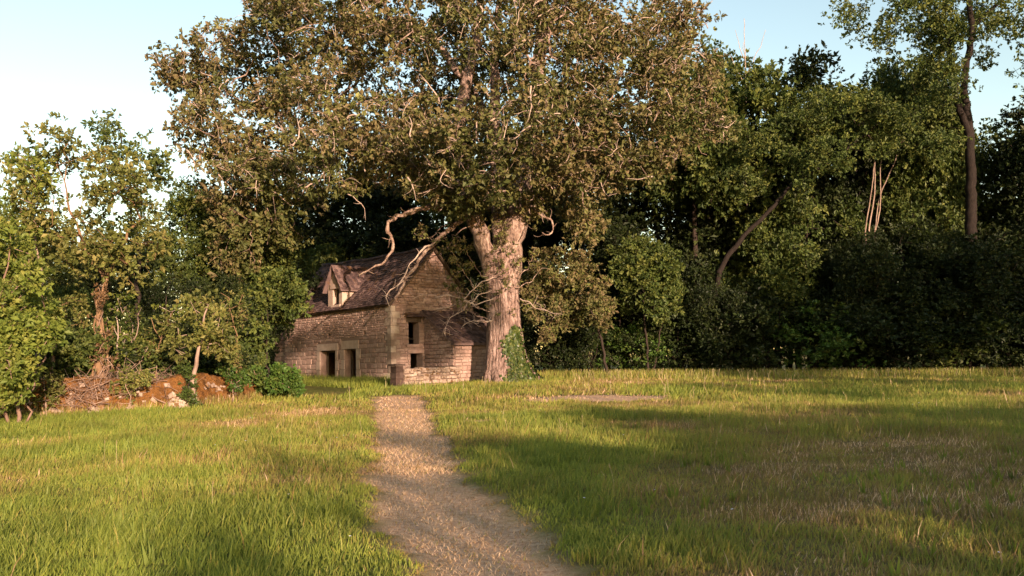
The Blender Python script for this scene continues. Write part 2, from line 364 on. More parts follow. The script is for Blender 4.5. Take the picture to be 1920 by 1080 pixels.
def leaves(centers, rng, per, rc, size, flat=.65, up=.5, out_from=None, droop=0, wr=.55, tint_c=None, shell=.5, ros=6):
    """folded diamond leaves in little rosettes at twig tips, scattered round cluster centres"""
    ros = min(ros, per); nr = max(1, per // ros); m = len(centers) * nr
    d = rng.normal(0, 1, (m, 3)); d /= np.linalg.norm(d, axis=1, keepdims=True)
    rr = rng.rand(m) ** shell
    rcs = np.repeat(np.broadcast_to(np.asarray(rc, float), (len(centers),)), nr)
    off = d * (rr * rcs)[:, None]; off[:, 2] *= flat; off[:, 2] -= droop * rr * rcs
    C = np.repeat(centers, nr, axis=0) + off
    o = d * .8
    if out_from is not None:
        e = C - out_from; e /= np.linalg.norm(e, axis=1, keepdims=True) + 1e-6; o = o + e * .7
    n = m * ros; C = np.repeat(C, ros, axis=0); o = np.repeat(o, ros, axis=0); rsz = np.repeat(.7 + .6 * rng.rand(m), ros)
    a = rng.normal(0, .75, (n, 3)) + o * .7 + np.array([0, 0, .1]); a /= np.linalg.norm(a, axis=1, keepdims=True)
    v = rng.normal(0, .5, (n, 3)) + o * .6 + np.array([0, 0, up]); nrm = v - (v * a).sum(1, keepdims=True) * a; nrm /= np.linalg.norm(nrm, axis=1, keepdims=True) + 1e-9
    b = np.cross(nrm, a)
    s = (size * rsz * np.clip(np.exp(rng.normal(-.04, .3, n)), .45, 1.55))[:, None]; c = C + a * s * .55
    V = np.empty((n, 4, 3))
    V[:, 0] = c - a * s * .5; V[:, 2] = c + a * s * .5 - nrm * s * .12
    V[:, 1] = c + b * s * wr * .5 + nrm * s * .08 + a * s * .1; V[:, 3] = c - b * s * wr * .5 + nrm * s * .08 + a * s * .1
    Q = np.arange(n * 4).reshape(n, 4)
    tc = rng.rand(len(centers)) if tint_c is None else tint_c
    tint = np.clip(.5 * np.repeat(tc, nr * ros) + .28 * np.repeat(rng.rand(m), ros) + .22 * rng.rand(n), 0, 1)
    return V.reshape(-1, 3), Q, tint
def lobed_targets(rng, c, r, nl, per, lobe=(.22, .36), low=-.55, fill=.3):
    """cluster centres spread over the outsides of lobes that fill an ellipsoid"""
    c = np.asarray(c, float); r = np.asarray(r, float); T = []
    for _ in range(nl):
        while True:
            d = rng.normal(0, 1, 3); d /= np.linalg.norm(d)
            if d[2] > low: break
        lc = d * (.45 + .4 * rng.rand()); lr = rng.uniform(*lobe)
        for _ in range(per):
            e = rng.normal(0, 1, 3) + d * .9 + np.array([0, 0, .35]); e /= np.linalg.norm(e)
            T.append(c + (lc + e * lr * (rng.rand() ** fill)) * r)
    return np.array(T)

def build_tree(name, trunk_me, crown_me, loc, rz=0, scale=(1, 1, 1)):
    o = empty(name, loc, rz); o.scale = scale
    mobj('trunk', trunk_me, o); mobj('crown', crown_me, o)
    return o
def proto_tree(seed, h, rx, trunk_r, nl, per, lpc, leaf, mat, bark, clear=.28, lean=0, rc=.85, low=-.5, forks=3):
    rng = np.random.RandomState(seed); sk = Skeleton()
    zc = h * (clear + 1) / 2; rz_ = h * (1 - clear) / 2
    top = np.array([lean * h + rng.normal(0, .3), rng.normal(0, .3), h * .8])
    pts = [np.zeros(3) - [0, 0, .3]] + [np.array([lean * h * f + rng.normal(0, .12), rng.normal(0, .12), h * f]) for f in (.12, .25, .4, .58)] + [top]
    ids = sk.chain(pts, -1, trunk_r, trunk_r * .25, .6)
    for k in range(forks):
        i = ids[int(len(ids) * rng.uniform(.3, .75))]; a = rng.uniform(0, 6.28); b = sk.p[i]
        e = b + np.array([math.cos(a) * rx * .6, math.sin(a) * rx * .6, h * rng.uniform(.12, .28)])
        sk.chain([b, b + (e - b) * [.35, .35, .55], e], i, trunk_r * .45, trunk_r * .12, .6, rng, .06)
    T = lobed_targets(rng, (lean * h * .6, 0, zc), (rx, rx, rz_), nl, per, low=low)
    sk.grow(T, rng, gnarl=.1)
    mb = MB(); sk.tubes(mb)
    V, Q, t = leaves(T, rng, lpc, rc, leaf, out_from=np.array([0, 0, zc]))
    return mb.mesh(name_ := 'trunk', bark, True), make_mesh('crown', V, [Q], t, mat=mat)
def proto_shrub(seed, h, rx, nl, per, lpc, leaf, mat, bark, stems=7, rc=.45, low=-.2):
    rng = np.random.RandomState(seed); sk = Skeleton()
    for k in range(stems):
        a = rng.uniform(0, 6.28); q = rng.uniform(.1, .5)
        sk.chain([(rng.normal(0, .15), rng.normal(0, .15), -.2), (math.cos(a) * rx * q * .4, math.sin(a) * rx * q * .4, h * .3), (math.cos(a) * rx * q, math.sin(a) * rx * q, h * rng.uniform(.5, .75))], -1, .035 * h / 3, .012 * h / 3, .35, rng, .03)
    T = lobed_targets(rng, (0, 0, h * .5), (rx, rx, h * .5), nl, per, lobe=(.25, .42), low=low)
    T = np.vstack([T, np.stack([rng.normal(0, rx * .45, nl * 2), rng.normal(0, rx * .45, nl * 2), rng.uniform(.1, .5, nl * 2) * h], 1)])
    sk.grow(T, rng, step=.4, gnarl=.05)
    mb = MB(); sk.tubes(mb, r_tip=.008)
    V, Q, t = leaves(T, rng, lpc, rc, leaf, out_from=np.array([0, 0, h * .3]))
    return mb.mesh('stems', bark, True), make_mesh('foliage', V, [Q], t, mat=mat)
def plant(name, pm, loc, rz=0, scale=(1, 1, 1)):
    o = empty(name, loc, rz); o.scale = scale
    mobj('stems', pm[0], o); mobj('foliage', pm[1], o); return o

# ------------------------------------------------------------------ the cottage
HC = P(735, 728, 43.0); HC[2] = 0.28
HA = math.radians(-46.7)
hx = np.array([math.cos(HA), math.sin(HA), 0]); hy = np.array([-math.sin(HA), math.cos(HA), 0])
def loc_plane(u, v, axis, off):
    """photograph pixel -> house coordinates on the plane (axis=1: facade y=off, axis=0: gable x=off)"""
    nrm = (hx, hy)[axis]; d = ray(u, v); t = ((HC - CAM) @ nrm + off) / (d @ nrm); q = CAM + d * t - HC
    return np.array([q @ hx, q @ hy, q[2]])
EAVE, RIDGE, WID, LEN = 4.35, 7.70, 5.8, 11.9
def stone_proto(seed):
    """unit stone: x,z in -.5..+.5, front face towards -y at y=-1, chamfered and uneven"""
    r = np.random.RandomState(seed)
    b = np.array([(-.5, -.5), (.5, -.5), (.5, .5), (-.5, .5)])
    j = r.uniform(-.045, .045, (4, 2))
    V = [(x, 0, z) for x, z in b + j] + [(x, -.72 - .12 * r.rand(), z) for x, z in b + j]
    V += [(x * (.80 + .1 * r.rand()), -.93 - .14 * r.rand(), z * (.74 + .12 * r.rand())) for x, z in b + j]
    V += [(r.uniform(-.1, .1), -1.08, r.uniform(-.1, .1))]
    Q = [(0, 1, 5, 4), (1, 2, 6, 5), (2, 3, 7, 6), (3, 0, 4, 7), (4, 5, 9, 8), (5, 6, 10, 9), (6, 7, 11, 10), (7, 4, 8, 11)]
    T = [(8, 9, 12), (9, 10, 12), (10, 11, 12), (11, 8, 12)]
    return np.array(V, float), np.array(Q), np.array(T)
STONES = [stone_proto(40 + k) for k in range(10)]
def stone_meshes(mat, nm='stone'):
    out = []
    for V, Q, T in STONES:
        out.append(make_mesh(nm, V, [Q, T], mat=mat))
    return out
def courses(rng, x0, x1, z0, z1, blocked, hr=(.13, .27), wr=(.22, .6), lim=None):
    """irregular courses of rubble: list of (xc, zc, w, h)"""
    out = []; z = z0
    while z < z1 - .05:
        h = min(rng.uniform(*hr), z1 - z)
        a, b = (x0, x1) if lim is None else lim(z + h)
        iv = [(a, b)]
        for (bx0, bx1, bz0, bz1) in blocked:
            if bz0 < z + h - .02 and bz1 > z + .02:
                nv = []
                for (p, q) in iv:
                    if bx1 <= p or bx0 >= q: nv.append((p, q)); continue
                    if bx0 > p: nv.append((p, bx0))
                    if bx1 < q: nv.append((bx1, q))
                iv = nv
        for (p, q) in iv:
            x = p
            while x < q - .04:
                w = rng.uniform(*wr) * (.8 + h)
                if q - (x + w) < .14: w = q - x
                zz = z + h / 2
                out.append((x + w / 2 + rng.normal(0, .008), zz + rng.normal(0, .012), (w - .02) * rng.uniform(.9, 1.0), (h - .018) * rng.uniform(.78, 1.0))); x += w
        z += h
    return out
def wall_cells(mb, x0, x1, z0, z1, holes, y0, y1):
    xs = sorted({x0, x1, *[h[0] for h in holes], *[h[1] for h in holes]}); zs = sorted({z0, z1, *[h[2] for h in holes], *[h[3] for h in holes]})
    for a, b in zip(xs, xs[1:]):
        for c, d in zip(zs, zs[1:]):
            mx, mz = (a + b) / 2, (c + d) / 2
            if any(h[0] < mx < h[1] and h[2] < mz < h[3] for h in holes): continue
            mb.box((a, y0, c), (b, y1, d))

def cottage():
    rng = np.random.RandomState(11)
    H = empty('stone_cottage', HC, HA)
    tag(H, 'old roofless-looking stone cottage with tiled roof and dormer left of the great oak'.replace('roofless-looking ', ''), 'cottage')
    D1 = (-7.42, -5.68, -.3, 2.06); D2 = (-4.70, -3.46, .38, 2.09)
    HO = [(-6.52, -6.30, 2.82, 3.04), (-2.76, -2.5, 2.84, 3.08)]
    # facade wall with openings, local y 0 (front) .. .55
    wall = MB(); wall_cells(wall, -LEN, -.002, -.4, EAVE, [D1, D2] + HO, .012, .55)
    fac = mobj('facade_wall', wall.mesh('facade_wall', M['mortar']), H)
    # gable wall, x from -.55 to -.05
    W1 = (1.14, 1.84, 2.24, 3.44); W2 = (1.25, 2.05, .92, 1.74)
    gb = MB()
    def gcell(y0, y1, z0, z1): gb.box((-.55, y0, z0), (-.022, y1, z1))
    ys = sorted({.56, WID, W1[0], W1[1], W2[0], W2[1]}); zs = sorted({-.4, EAVE, W1[2], W1[3], W2[2], W2[3]})
    for a, b in zip(ys, ys[1:]):
        for c, d in zip(zs, zs[1:]):
            my, mz = (a + b) / 2, (c + d) / 2
            if any(h[0] < my < h[1] and h[2] < mz < h[3] for h in (W1, W2)): continue
            gcell(a, b, c, d)
    V = [(x, y, z) for x in (-.55, -.05) for y, z in ((0.05, EAVE), (WID, EAVE), (WID / 2, RIDGE - .1))]
    gb.add(V, [(0, 3, 4, 1), (1, 4, 5, 2), (2, 5, 3, 0)], [(0, 1, 2), (3, 5, 4)])
    gab = mobj('gable_wall', gb.mesh('gable_wall', M['mortar']), H)
    # rear, far end and floor close the inside off
    rb = MB(); rb.box((-LEN, WID - .5, -.4), (-.56, WID - .002, EAVE)); rb.box((-LEN, .56, -.4), (-LEN + .5, WID - .51, EAVE)); 
    rb.add([(x, y, z) for x in (-LEN, -LEN + .45) for y, z in ((0.05, EAVE), (WID, EAVE), (WID / 2, RIDGE - .1))], [(0, 3, 4, 1), (1, 4, 5, 2), (2, 5, 3, 0)], [(0, 1, 2), (3, 5, 4)])
    mobj('rear_wall', rb.mesh('rear_wall', M['mortar']), H)
    an = MB(); an.box((-LEN - 1.9, .3, -.4), (-LEN - .004, .8, 3.5)); 
    anx = mobj('side_wall', an.mesh('side_wall', M['mortar']), H)
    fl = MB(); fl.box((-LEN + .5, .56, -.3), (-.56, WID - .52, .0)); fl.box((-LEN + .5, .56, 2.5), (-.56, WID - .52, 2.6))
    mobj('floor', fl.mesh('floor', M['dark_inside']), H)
    # ---- dressed stone: lintels, jambs, quoins (own objects), local facade boxes (x0,x1,z0,z1)
    dressed = []
    for (a, b, c, d), lh in ((D1, .42), (D2, .5)):
        dressed.append(('lintel', a - .34, b + .30, d, d + lh))
        z = c if c > 0 else -.05; k = 0
        while z < d - .1:
            h = min(rng.uniform(.45, .7), d - z); 
            if d - z - h < .2: h = d - z
            wl_, wr_ = (.34, .26) if k % 2 else (.46, .34)
            dressed.append(('jamb_stone', a - wl_, a, z, z + h)); dressed.append(('jamb_stone', b, b + (wr_ if b < -5 else wr_ + .1), z, z + h)); z += h; k += 1
    z = -.1; k = 0; quoins = []
    while z < EAVE - .1:
        h = min(rng.uniform(.3, .48), EAVE - z)
        quoins.append((z, h, rng.uniform(.42, .68) if k % 2 else rng.uniform(.24, .36), rng.uniform(.26, .36) if k % 2 else rng.uniform(.4, .6))); z += h; k += 1
    blocked = [D1, D2] + HO + [(d[1] - .005, d[2] + .005, d[3] - .005, d[4] + .005) for d in dressed]
    blocked += [(-q[2], .1, q[0], q[0] + q[1]) for q in quoins]
    am = stone_meshes(M['ashlar']); sm = stone_meshes(M['stone'])
    def put(nm, ms, parent, xc, yc, zc, w, dep, h, rz=0):
        o = mobj(nm, ms[rng.randint(len(ms))], parent); o.location = (xc, yc, zc); o.scale = (w, dep, h); o.rotation_euler = (0, 0, rz); return o
    for nm, a, b, c, d in dressed:
        mb = MB(); e = .012; y0 = -.035 - .012 * rng.rand()
        dep = .52 if nm == 'jamb_stone' else .56
        mb.box((a + e, y0, c + e), (b - e, dep, d - e)); mobj(nm, mb.mesh(nm, M['ashlar']), fac)
    for (z, h, wx, wy) in quoins:                       # corner blocks show on both faces
        mb = MB(); e = .012; p = .03 + .02 * rng.rand()
        mb.box((-wx + e, -p, z + e), (p - .01, wy - e, z + h - e)); mobj('quoin', mb.mesh('quoin', M['quoin']), fac)
    for (z0_, z1_, a, b, c) in ():
        pass
    # ---- rubble: nearest and largest as single stones, the rest as one part
    nst = 0
    rest = MB()
    def rest_stone(xc, zc, w, h, dep, mapf):
        Vp, Q, T = STONES[rng.randint(len(STONES))]
        L = Vp * [w, dep, h] + [xc, 0, zc]
        rest.add(mapf(L), Q, T, tint=rng.rand())
    fs = courses(rng, -LEN, -.36, -.1, 2.75, blocked, (.17, .33), (.3, .75)) + courses(rng, -LEN, -.36, 2.76, EAVE, blocked, (.08, .15), (.25, .75))
    for (xc, zc, w, h) in sorted(fs, key=lambda q: -(q[2] * q[3]) * (1 if q[0] > -8.5 else .4)):
        dep = rng.uniform(.055, .085)
        if nst < 185: put('stone', sm, fac, xc, .05, zc, w, dep, h); nst += 1
        else: rest_stone(xc, zc, w, h, dep, lambda L: L + [0, .05, 0])
    half = WID / 2
    def lim(z):
        if z < EAVE: return (.3, WID)
        f = (RIDGE - .12 - z) / (RIDGE - .12 - EAVE); return (half - half * max(f, 0) + .02, half + half * max(f, 0) - .02)
    gblock = [W1, W2, (W1[0] - .16, W1[1] + .16, W1[3], W1[3] + .26), (W2[0] - .2, W2[1] + .35, W2[3], W2[3] + .2), (W1[0] - .2, W1[1] + .2, W1[2] - .16, W1[2])] + [(-.1, q[3], q[0], q[0] + q[1]) for q in quoins]
    gs = courses(rng, .3, WID, -.1, RIDGE - .2, gblock, (.10, .21), (.22, .6), lim)
    gmap = lambda L: np.stack([-.05 - L[:, 1], L[:, 0], L[:, 2]], 1)
    for (yc, zc, w, h) in sorted(gs, key=lambda q: -q[2] * q[3]):
        dep = rng.uniform(.05, .08)
        if w < .05 or h < .04: continue
        if nst < 295: put('stone', sm, gab, -.05, yc, zc, w, dep, h, math.pi / 2); nst += 1
        else: rest_stone(yc, zc, w, h, dep, gmap)
    for (xc, zc, w, h) in courses(rng, -LEN - 1.9, -LEN - .01, -.1, 3.5, [], (.2, .36), (.4, .9)):
        rest_stone(xc, zc, w, h, .08, lambda L: L + [0, .3, 0])
    rr = mobj('rubble', rest.mesh('rubble', M['stone']), H); rr['kind'] = 'stuff'
    # gable openings: lintels and sills
    for nm, (a, b, c, d), pr, mt in (('lintel', (W1[0] - .15, W1[1] + .15, W1[3] + .005, W1[3] + .25), .05, 'timber'), ('window_sill', (W1[0] - .19, W1[1] + .19, W1[2] - .15, W1[2] - .005), .10, 'stone'),
                              ('lintel', (W2[0] - .19, W2[1] + .34, W2[3] + .005, W2[3] + .19), .07, 'stone'), ('window_sill', (W2[0] - .1, W2[1] + .1, W2[2] - .12, W2[2] - .004), .06, 'stone')):
        mb = MB(); mb.box((-.5, a, c), (-.05 + pr, b, d)); mobj(nm, mb.mesh(nm, M[mt]), gab)
    mb = MB()                                            # little drip roof of tiles over the upper window
    for k in range(4):
        n_ = 8
        for q in range(n_):
            y = W1[0] - .3 + q * .165 + (k % 2) * .08; z = W1[3] + .28 + k * .07; o_ = .36 - k * .085
            mb.box((-.04, y, z), (-.04 + o_, y + .155, z + .035 + .01 * rng.rand()), rng.rand())
    mobj('drip_roof', mb.mesh('drip_roof', M['tile']), gab)
    # timber frames deep in the doors
    for nm, (a, b, c, d) in (('door_frame', D1), ('door_frame', D2)):
        mb = MB(); mb.box((a + .01, .40, c + .02), (a + .10, .52, d - .02)); mb.box((b - .10, .40, c + .02), (b - .01, .52, d - .02)); mb.box((a + .102, .40, d - .11), (b - .102, .52, d - .02))
        mobj(nm, mb.mesh(nm, M['timber']), fac)
    # ---- roof
    def sag(x): return .10 * math.sin(math.pi * (x + LEN) / LEN) + .03 * math.sin(x * 1.7)
    OV = .32
    def rp(x, t, lift=0):                                # front slope: t=0 eave, 1 ridge
        e = np.array([x, -OV, EAVE + .02 - .02 * math.sin(x * 1.3)]); r = np.array([x, half, RIDGE + .03 * -x / 2 - sag(x)])
        q = e + (r - e) * t; q[2] -= .16 * math.sin(math.pi * t) * (1 - t); return q + np.array([0, -.72, .69]) * lift
    def rpb(x, t, lift=0):
        q = rp(x, t, 0); return np.array([q[0], 2 * half - q[1], q[2]]) + np.array([0, .72, .69]) * lift
    xr = np.linspace(-LEN - .15, .14, 16); tr = np.linspace(0, 1, 7)
    for nm, f in (('roof', rp), ('rear_roof', rpb)):
        V = np.array([[f(x, t, -.02) for x in xr] for t in tr] + [[f(x, t, -.13) for x in xr] for t in tr]).reshape(-1, 3)
        nx, nt_ = len(xr), len(tr); Q = []
        for a in range(nt_ - 1):
            for b in range(nx - 1):
                i0 = a * nx + b; o0 = i0 + nx * nt_
                Q += [(i0, i0 + 1, i0 + nx + 1, i0 + nx), (o0, o0 + nx, o0 + nx + 1, o0 + 1)]
        for b in range(nx - 1):
            o0 = nx * nt_; Q += [(b, o0 + b, o0 + b + 1, b + 1)]
        for a in range(nt_ - 1):
            o0 = nx * nt_; Q += [(a * nx, a * nx + nx, o0 + a * nx + nx, o0 + a * nx), (a * nx + nx - 1, o0 + a * nx + nx - 1, o0 + a * nx + 2 * nx - 1, a * nx + 2 * nx - 1)]
        mb = MB(); mb.add(V, Q); r_ = mobj(nm, mb.mesh(nm, M['timber']), H)
        if nm == 'roof': roof = r_
        tl = MB(); rows = 24; cols = 62
        for a in range(rows):
            for b in range(cols):
                x0 = -LEN - .2 + (b + (a % 2) * .5) * (LEN + .32) / cols; x1 = x0 + (LEN + .32) / cols - .012
                t0 = a / rows - .006 + rng.uniform(-.004, .004); t1 = t0 + 1.5 / rows; li = rng.uniform(0, .02)
                if nm == 'rear_roof' and b % 2: continue
                if rng.rand() < .012: continue
                if nm == 'rear_roof': x1 = x0 + 2 * (LEN + .32) / cols - .012
                t1 = min(t1, 1.0)
                V = [f(x0, t0, .035 + li), f(x1, t0, .035 + li + rng.uniform(-.012, .012)), f(x1, t1, .004), f(x0, t1, .004), f(x0, t0, .002 + li), f(x1, t0, .002 + li)]
                tl.add(V, [(0, 1, 2, 3), (4, 5, 1, 0)], [(4, 0, 3), (5, 2, 1)], rng.rand())
        o = mobj('roof_tiles', tl.mesh('roof_tiles', M['tile']), r_); o['kind'] = 'stuff'
    rt = MB()
    for b in range(30):                                   # ridge tiles
        x0 = -LEN - .15 + b * (LEN + .3) / 30; x1 = x0 + (LEN + .3) / 30 + .03; c0, c1 = rp(x0, 1), rp(x1, 1); V = []
        for c, g in ((c0, 0), (c1, .012)):
            for an_ in np.linspace(-.1, math.pi + .1, 6): V.append((c[0], c[1] + math.cos(an_) * (.15 + g), c[2] - .03 + math.sin(an_) * (.13 + g)))
        rt.add(V, [(q, q + 1, q + 7, q + 6) for q in range(5)], tint=rng.rand())
    mobj('ridge_tiles', rt.mesh('ridge_tiles', M['tile']), roof)
    # ---- dormer, flush with the facade
    a, b = -6.38, -4.82; zb, ze, zp = 4.42, 5.78, 7.05; mid = (a + b) / 2
    wx0, wx1, wz0, wz1 = -5.86, -5.16, 4.72, 5.66
    dm = MB(); wall_cells(dm, a, b, zb, ze, [(wx0, wx1, wz0, wz1)], -.06, .30)
    V = [(x, y, z) for y in (-.06, .30) for x, z in ((a, ze), (b, ze), (mid, zp - .12))]
    dm.add(V, [(0, 3, 4, 1), (1, 4, 5, 2), (2, 5, 3, 0)], [(0, 1, 2), (3, 5, 4)])
    dor = mobj('dormer', dm.mesh('dormer', M['ashlar']), H)
    ch = MB()
    for x0, x1 in ((a, a + .22), (b - .22, b)):
        ch.add([(x0, .301, zb), (x1, .301, zb), (x1, 1.75, ze), (x0, 1.75, ze), (x0, .301, ze), (x1, .301, ze)], [(0, 1, 2, 3), (4, 3, 2, 5), (0, 4, 5, 1)], [(0, 3, 4), (1, 5, 2)])
    mobj('dormer_cheek', ch.mesh('dormer_cheek', M['ashlar']), dor)
    for nm, (p, q, r, s_) in (('dormer_lintel', (wx0 - .2, wx1 + .2, wz1 + .004, wz1 + .3)), ('window_sill', (wx0 - .16, wx1 + .16, wz0 - .14, wz0 - .004))):
        mb = MB(); mb.box((p, -.12, r), (q, .25, s_)); mobj(nm, mb.mesh(nm, M['ashlar']), dor)
    mb = MB(); mb.box((wx0 - .01, .22, wz0), (wx1 + .01, .26, wz1)); mobj('dark_window_panel', mb.mesh('dark_window_panel', M['dark_inside']), dor)  # near-black panel paints the unlit inside behind the dormer window
    dt = MB(); slope = (zp - ze + .25) / (mid - a + .25)
    for sd in (-1, 1):
        rows = 8; 
        ridge_y = 2.05
        deck = [(mid, -.3, zp), (mid + sd * (mid - a + .25), -.3, ze - .25), (mid + sd * (mid - a + .25), 1.35, ze - .25), (mid, 2.55, zp)]
        dk = [np.array(q) for q in deck]; dk2 = [q - [0, 0, .07] for q in dk]
        dt.add(dk + dk2, [(0, 1, 2, 3), (4, 7, 6, 5), (0, 4, 5, 1), (1, 5, 6, 2)], tint=.3)
        for r_ in range(rows):
            f0, f1 = r_ / rows, min(1, (r_ + 1.4) / rows)      # 0 = ridge
            for k in range(12):
                y0 = -.32 + k * .2 + (r_ % 2) * .1; y1 = y0 + .19; yend = 2.5 - 1.2 * f1
                if y1 > yend: continue
                x0, x1 = mid + sd * (mid - a + .27) * f0, mid + sd * (mid - a + .27) * f1
                z0_, z1_ = zp + .02 - (zp - ze + .25) * f0, zp + .02 - (zp - ze + .25) * f1; l_ = .035 + .02 * rng.rand()
                dt.add([(x0, y0, z0_), (x0, y1, z0_), (x1, y1, z1_ + l_), (x1, y0, z1_ + l_), (x1, y1, z1_), (x1, y0, z1_)], [(0, 1, 2, 3), (3, 2, 4, 5)], [(0, 3, 5), (1, 4, 2)], rng.rand())
    o = mobj('dormer_roof', dt.mesh('dormer_roof', M['tile']), dor); o['kind'] = 'stuff'
    # ---- lean-to on the gable: x 0..2.7 outwards, y 2.1..WID
    e = 2.65; y0, y1 = 2.1, WID; zt, zl = 4.1, 2.35
    lw = MB(); lw.box((.02, y0 + .1, -.4), (e - .36, y0 + .4, zl)); lw.box((e - .35, y0 + .1, -.4), (e - .05, y1 - .1, zl - .02))
    lw.add([(.02, y0 + .1, zl), (.02, y0 + .4, zl), (.02, y0 + .1, zt - .1), (.02, y0 + .4, zt - .1), (e - .1, y0 + .1, zl), (e - .1, y0 + .4, zl)], [(0, 2, 3, 1), (2, 4, 5, 3)], [(0, 4, 2), (1, 3, 5)])
    lean = mobj('lean_to', lw.mesh('lean_to', M['mortar']), H)
    lr = MB()
    for (xc, zc, w, h) in courses(rng, .05, e - .06, -.1, zl, [], (.14, .26), (.25, .6)):
        Vp, Q, T = STONES[rng.randint(10)]; lr.add(Vp * [w, .07, h] + [xc, y0 + .1, zc], Q, T, rng.rand())
    for (xc, zc, w, h) in courses(rng, .05, e - .1, zl, zt - .15, [], (.14, .2), (.25, .6), lambda z: (.05, .05 + max(.01, (e - .2) * (zt - .1 - z) / (zt - zl)))):
        if w > .08:
            Vp, Q, T = STONES[rng.randint(10)]; lr.add(Vp * [w, .07, h] + [xc, y0 + .1, zc], Q, T, rng.rand())
    for (yc, zc, w, h) in courses(rng, y0 + .1, y1 - .1, -.1, zl - .05, [], (.14, .26), (.25, .6)):
        Vp, Q, T = STONES[rng.randint(10)]; L = Vp * [w, .07, h] + [yc, 0, zc]; lr.add(np.stack([e - .05 - L[:, 1], L[:, 0], L[:, 2]], 1), Q, T, rng.rand())
    o = mobj('rubble', lr.mesh('rubble', M['stone']), lean); o['kind'] = 'stuff'
    rf = MB(); s_ = (zl - zt) / e
    rf.add([(-.03, y0 - .15, zt), (e + .25, y0 - .15, zt + s_ * (e + .25)), (e + .25, y1 + .1, zt + s_ * (e + .25)), (-.03, y1 + .1, zt)] + [(-.03, y0 - .15, zt - .1), (e + .25, y0 - .15, zt + s_ * (e + .25) - .1), (e + .25, y1 + .1, zt + s_ * (e + .25) - .1), (-.03, y1 + .1, zt - .1)],
           [(0, 1, 2, 3), (4, 7, 6, 5), (0, 4, 5, 1), (1, 5, 6, 2), (2, 6, 7, 3)], tint=.3)
    for r_ in range(14):
        for k in range(20):
            x1 = e + .27 - r_ * .205; x0 = max(x1 - .29, -.02); ya = y0 - .17 + k * .197 + (r_ % 2) * .09; yb = ya + .187
            l_ = .03 + .02 * rng.rand(); z0_ = zt + s_ * x0 + .015; z1_ = zt + s_ * x1 + .012
            rf.add([(x0, ya, z0_), (x1, ya, z1_ + l_), (x1, yb, z1_ + l_), (x0, yb, z0_), (x1, ya, z1_), (x1, yb, z1_)], [(0, 1, 2, 3), (1, 4, 5, 2)], [(0, 4, 1), (3, 2, 5)], rng.rand())
    o = mobj('lean_to_roof', rf.mesh('lean_to_roof', M['tile']), lean); o['kind'] = 'stuff'
    # verge boards
    for nm, f in (('verge_board', rp), ('verge_board', rpb)):
        mb = MB(); pts = [f(.15, t, -.075) for t in (0, .25, .5, .75, .985)]
        mb.tube(pts, .07, 4); mobj(nm, mb.mesh(nm, M['timber']), roof)
cottage()

def h2w(x, y, z): return HC + hx * x + hy * y + np.array([0, 0, z])
def low_wall():
    rng = np.random.RandomState(31)
    e = 3.3; y0, y1 = -2.05, 1.95
    o0 = h2w(e, y0, 0); o0[2] = gz(o0[0], o0[1]) 
    W = empty('low_stone_wall', o0, HA); tag(W, 'low rough stone wall with end pillar in front of the cottage gable', 'stone wall')
    L = y1 - y0; hgt = .84
    mb = MB(); mb.box((-.36, .3, -.3), (-.04, L, hgt - .08)); core = mobj('wall_core', mb.mesh('wall_core', M['mortar']), W)
    ms = stone_meshes(M['pale_stone'])
    for (yc, zc, w, h) in courses(rng, .46, L, -.08, hgt, [], (.13, .24), (.2, .48)):
        o = mobj('stone', ms[rng.randint(10)], core); o.location = (-.06, yc, zc + rng.uniform(-.015, .015)); o.scale = (w, rng.uniform(.1, .2), h); o.rotation_euler = (rng.normal(0, .04), 0, math.pi / 2)
    y = .46
    while y < L:                                          # coping
        w = rng.uniform(.28, .5); mb = MB()
        Vp, Q, T = STONES[rng.randint(10)]
        o = mobj('coping_stone', ms[rng.randint(10)], core); o.location = (-.2, y + w / 2, hgt - .08); o.scale = (w - .03, .12 + .08 * rng.rand(), .46); o.rotation_euler = (-math.pi / 2, 0, math.pi / 2); y += w
    p = MB(); z = -.2; k = 0
    pl = mobj('pillar', (lambda m_: (m_.box((-.42, .02, -.3), (.0, .42, .98)), m_.mesh('pillar', M['shade_toned_stone']))[1])(MB()), W)
    while z < .95:
        h = rng.uniform(.24, .34); mb = MB(); g = rng.uniform(.02, .06)
        mb.box((-.42 - g, .02 - g, z + .01), (g, .43, z + h - .01), rng.rand()); mobj('pillar_stone', mb.mesh('pillar_stone', M['shade_toned_stone']), pl); z += h
    mb = MB(); mb.box((-.52, -.1, z), (.1, .5, z + .1)); mobj('pillar_cap', mb.mesh('pillar_cap', M['shade_toned_stone']), pl)
low_wall()

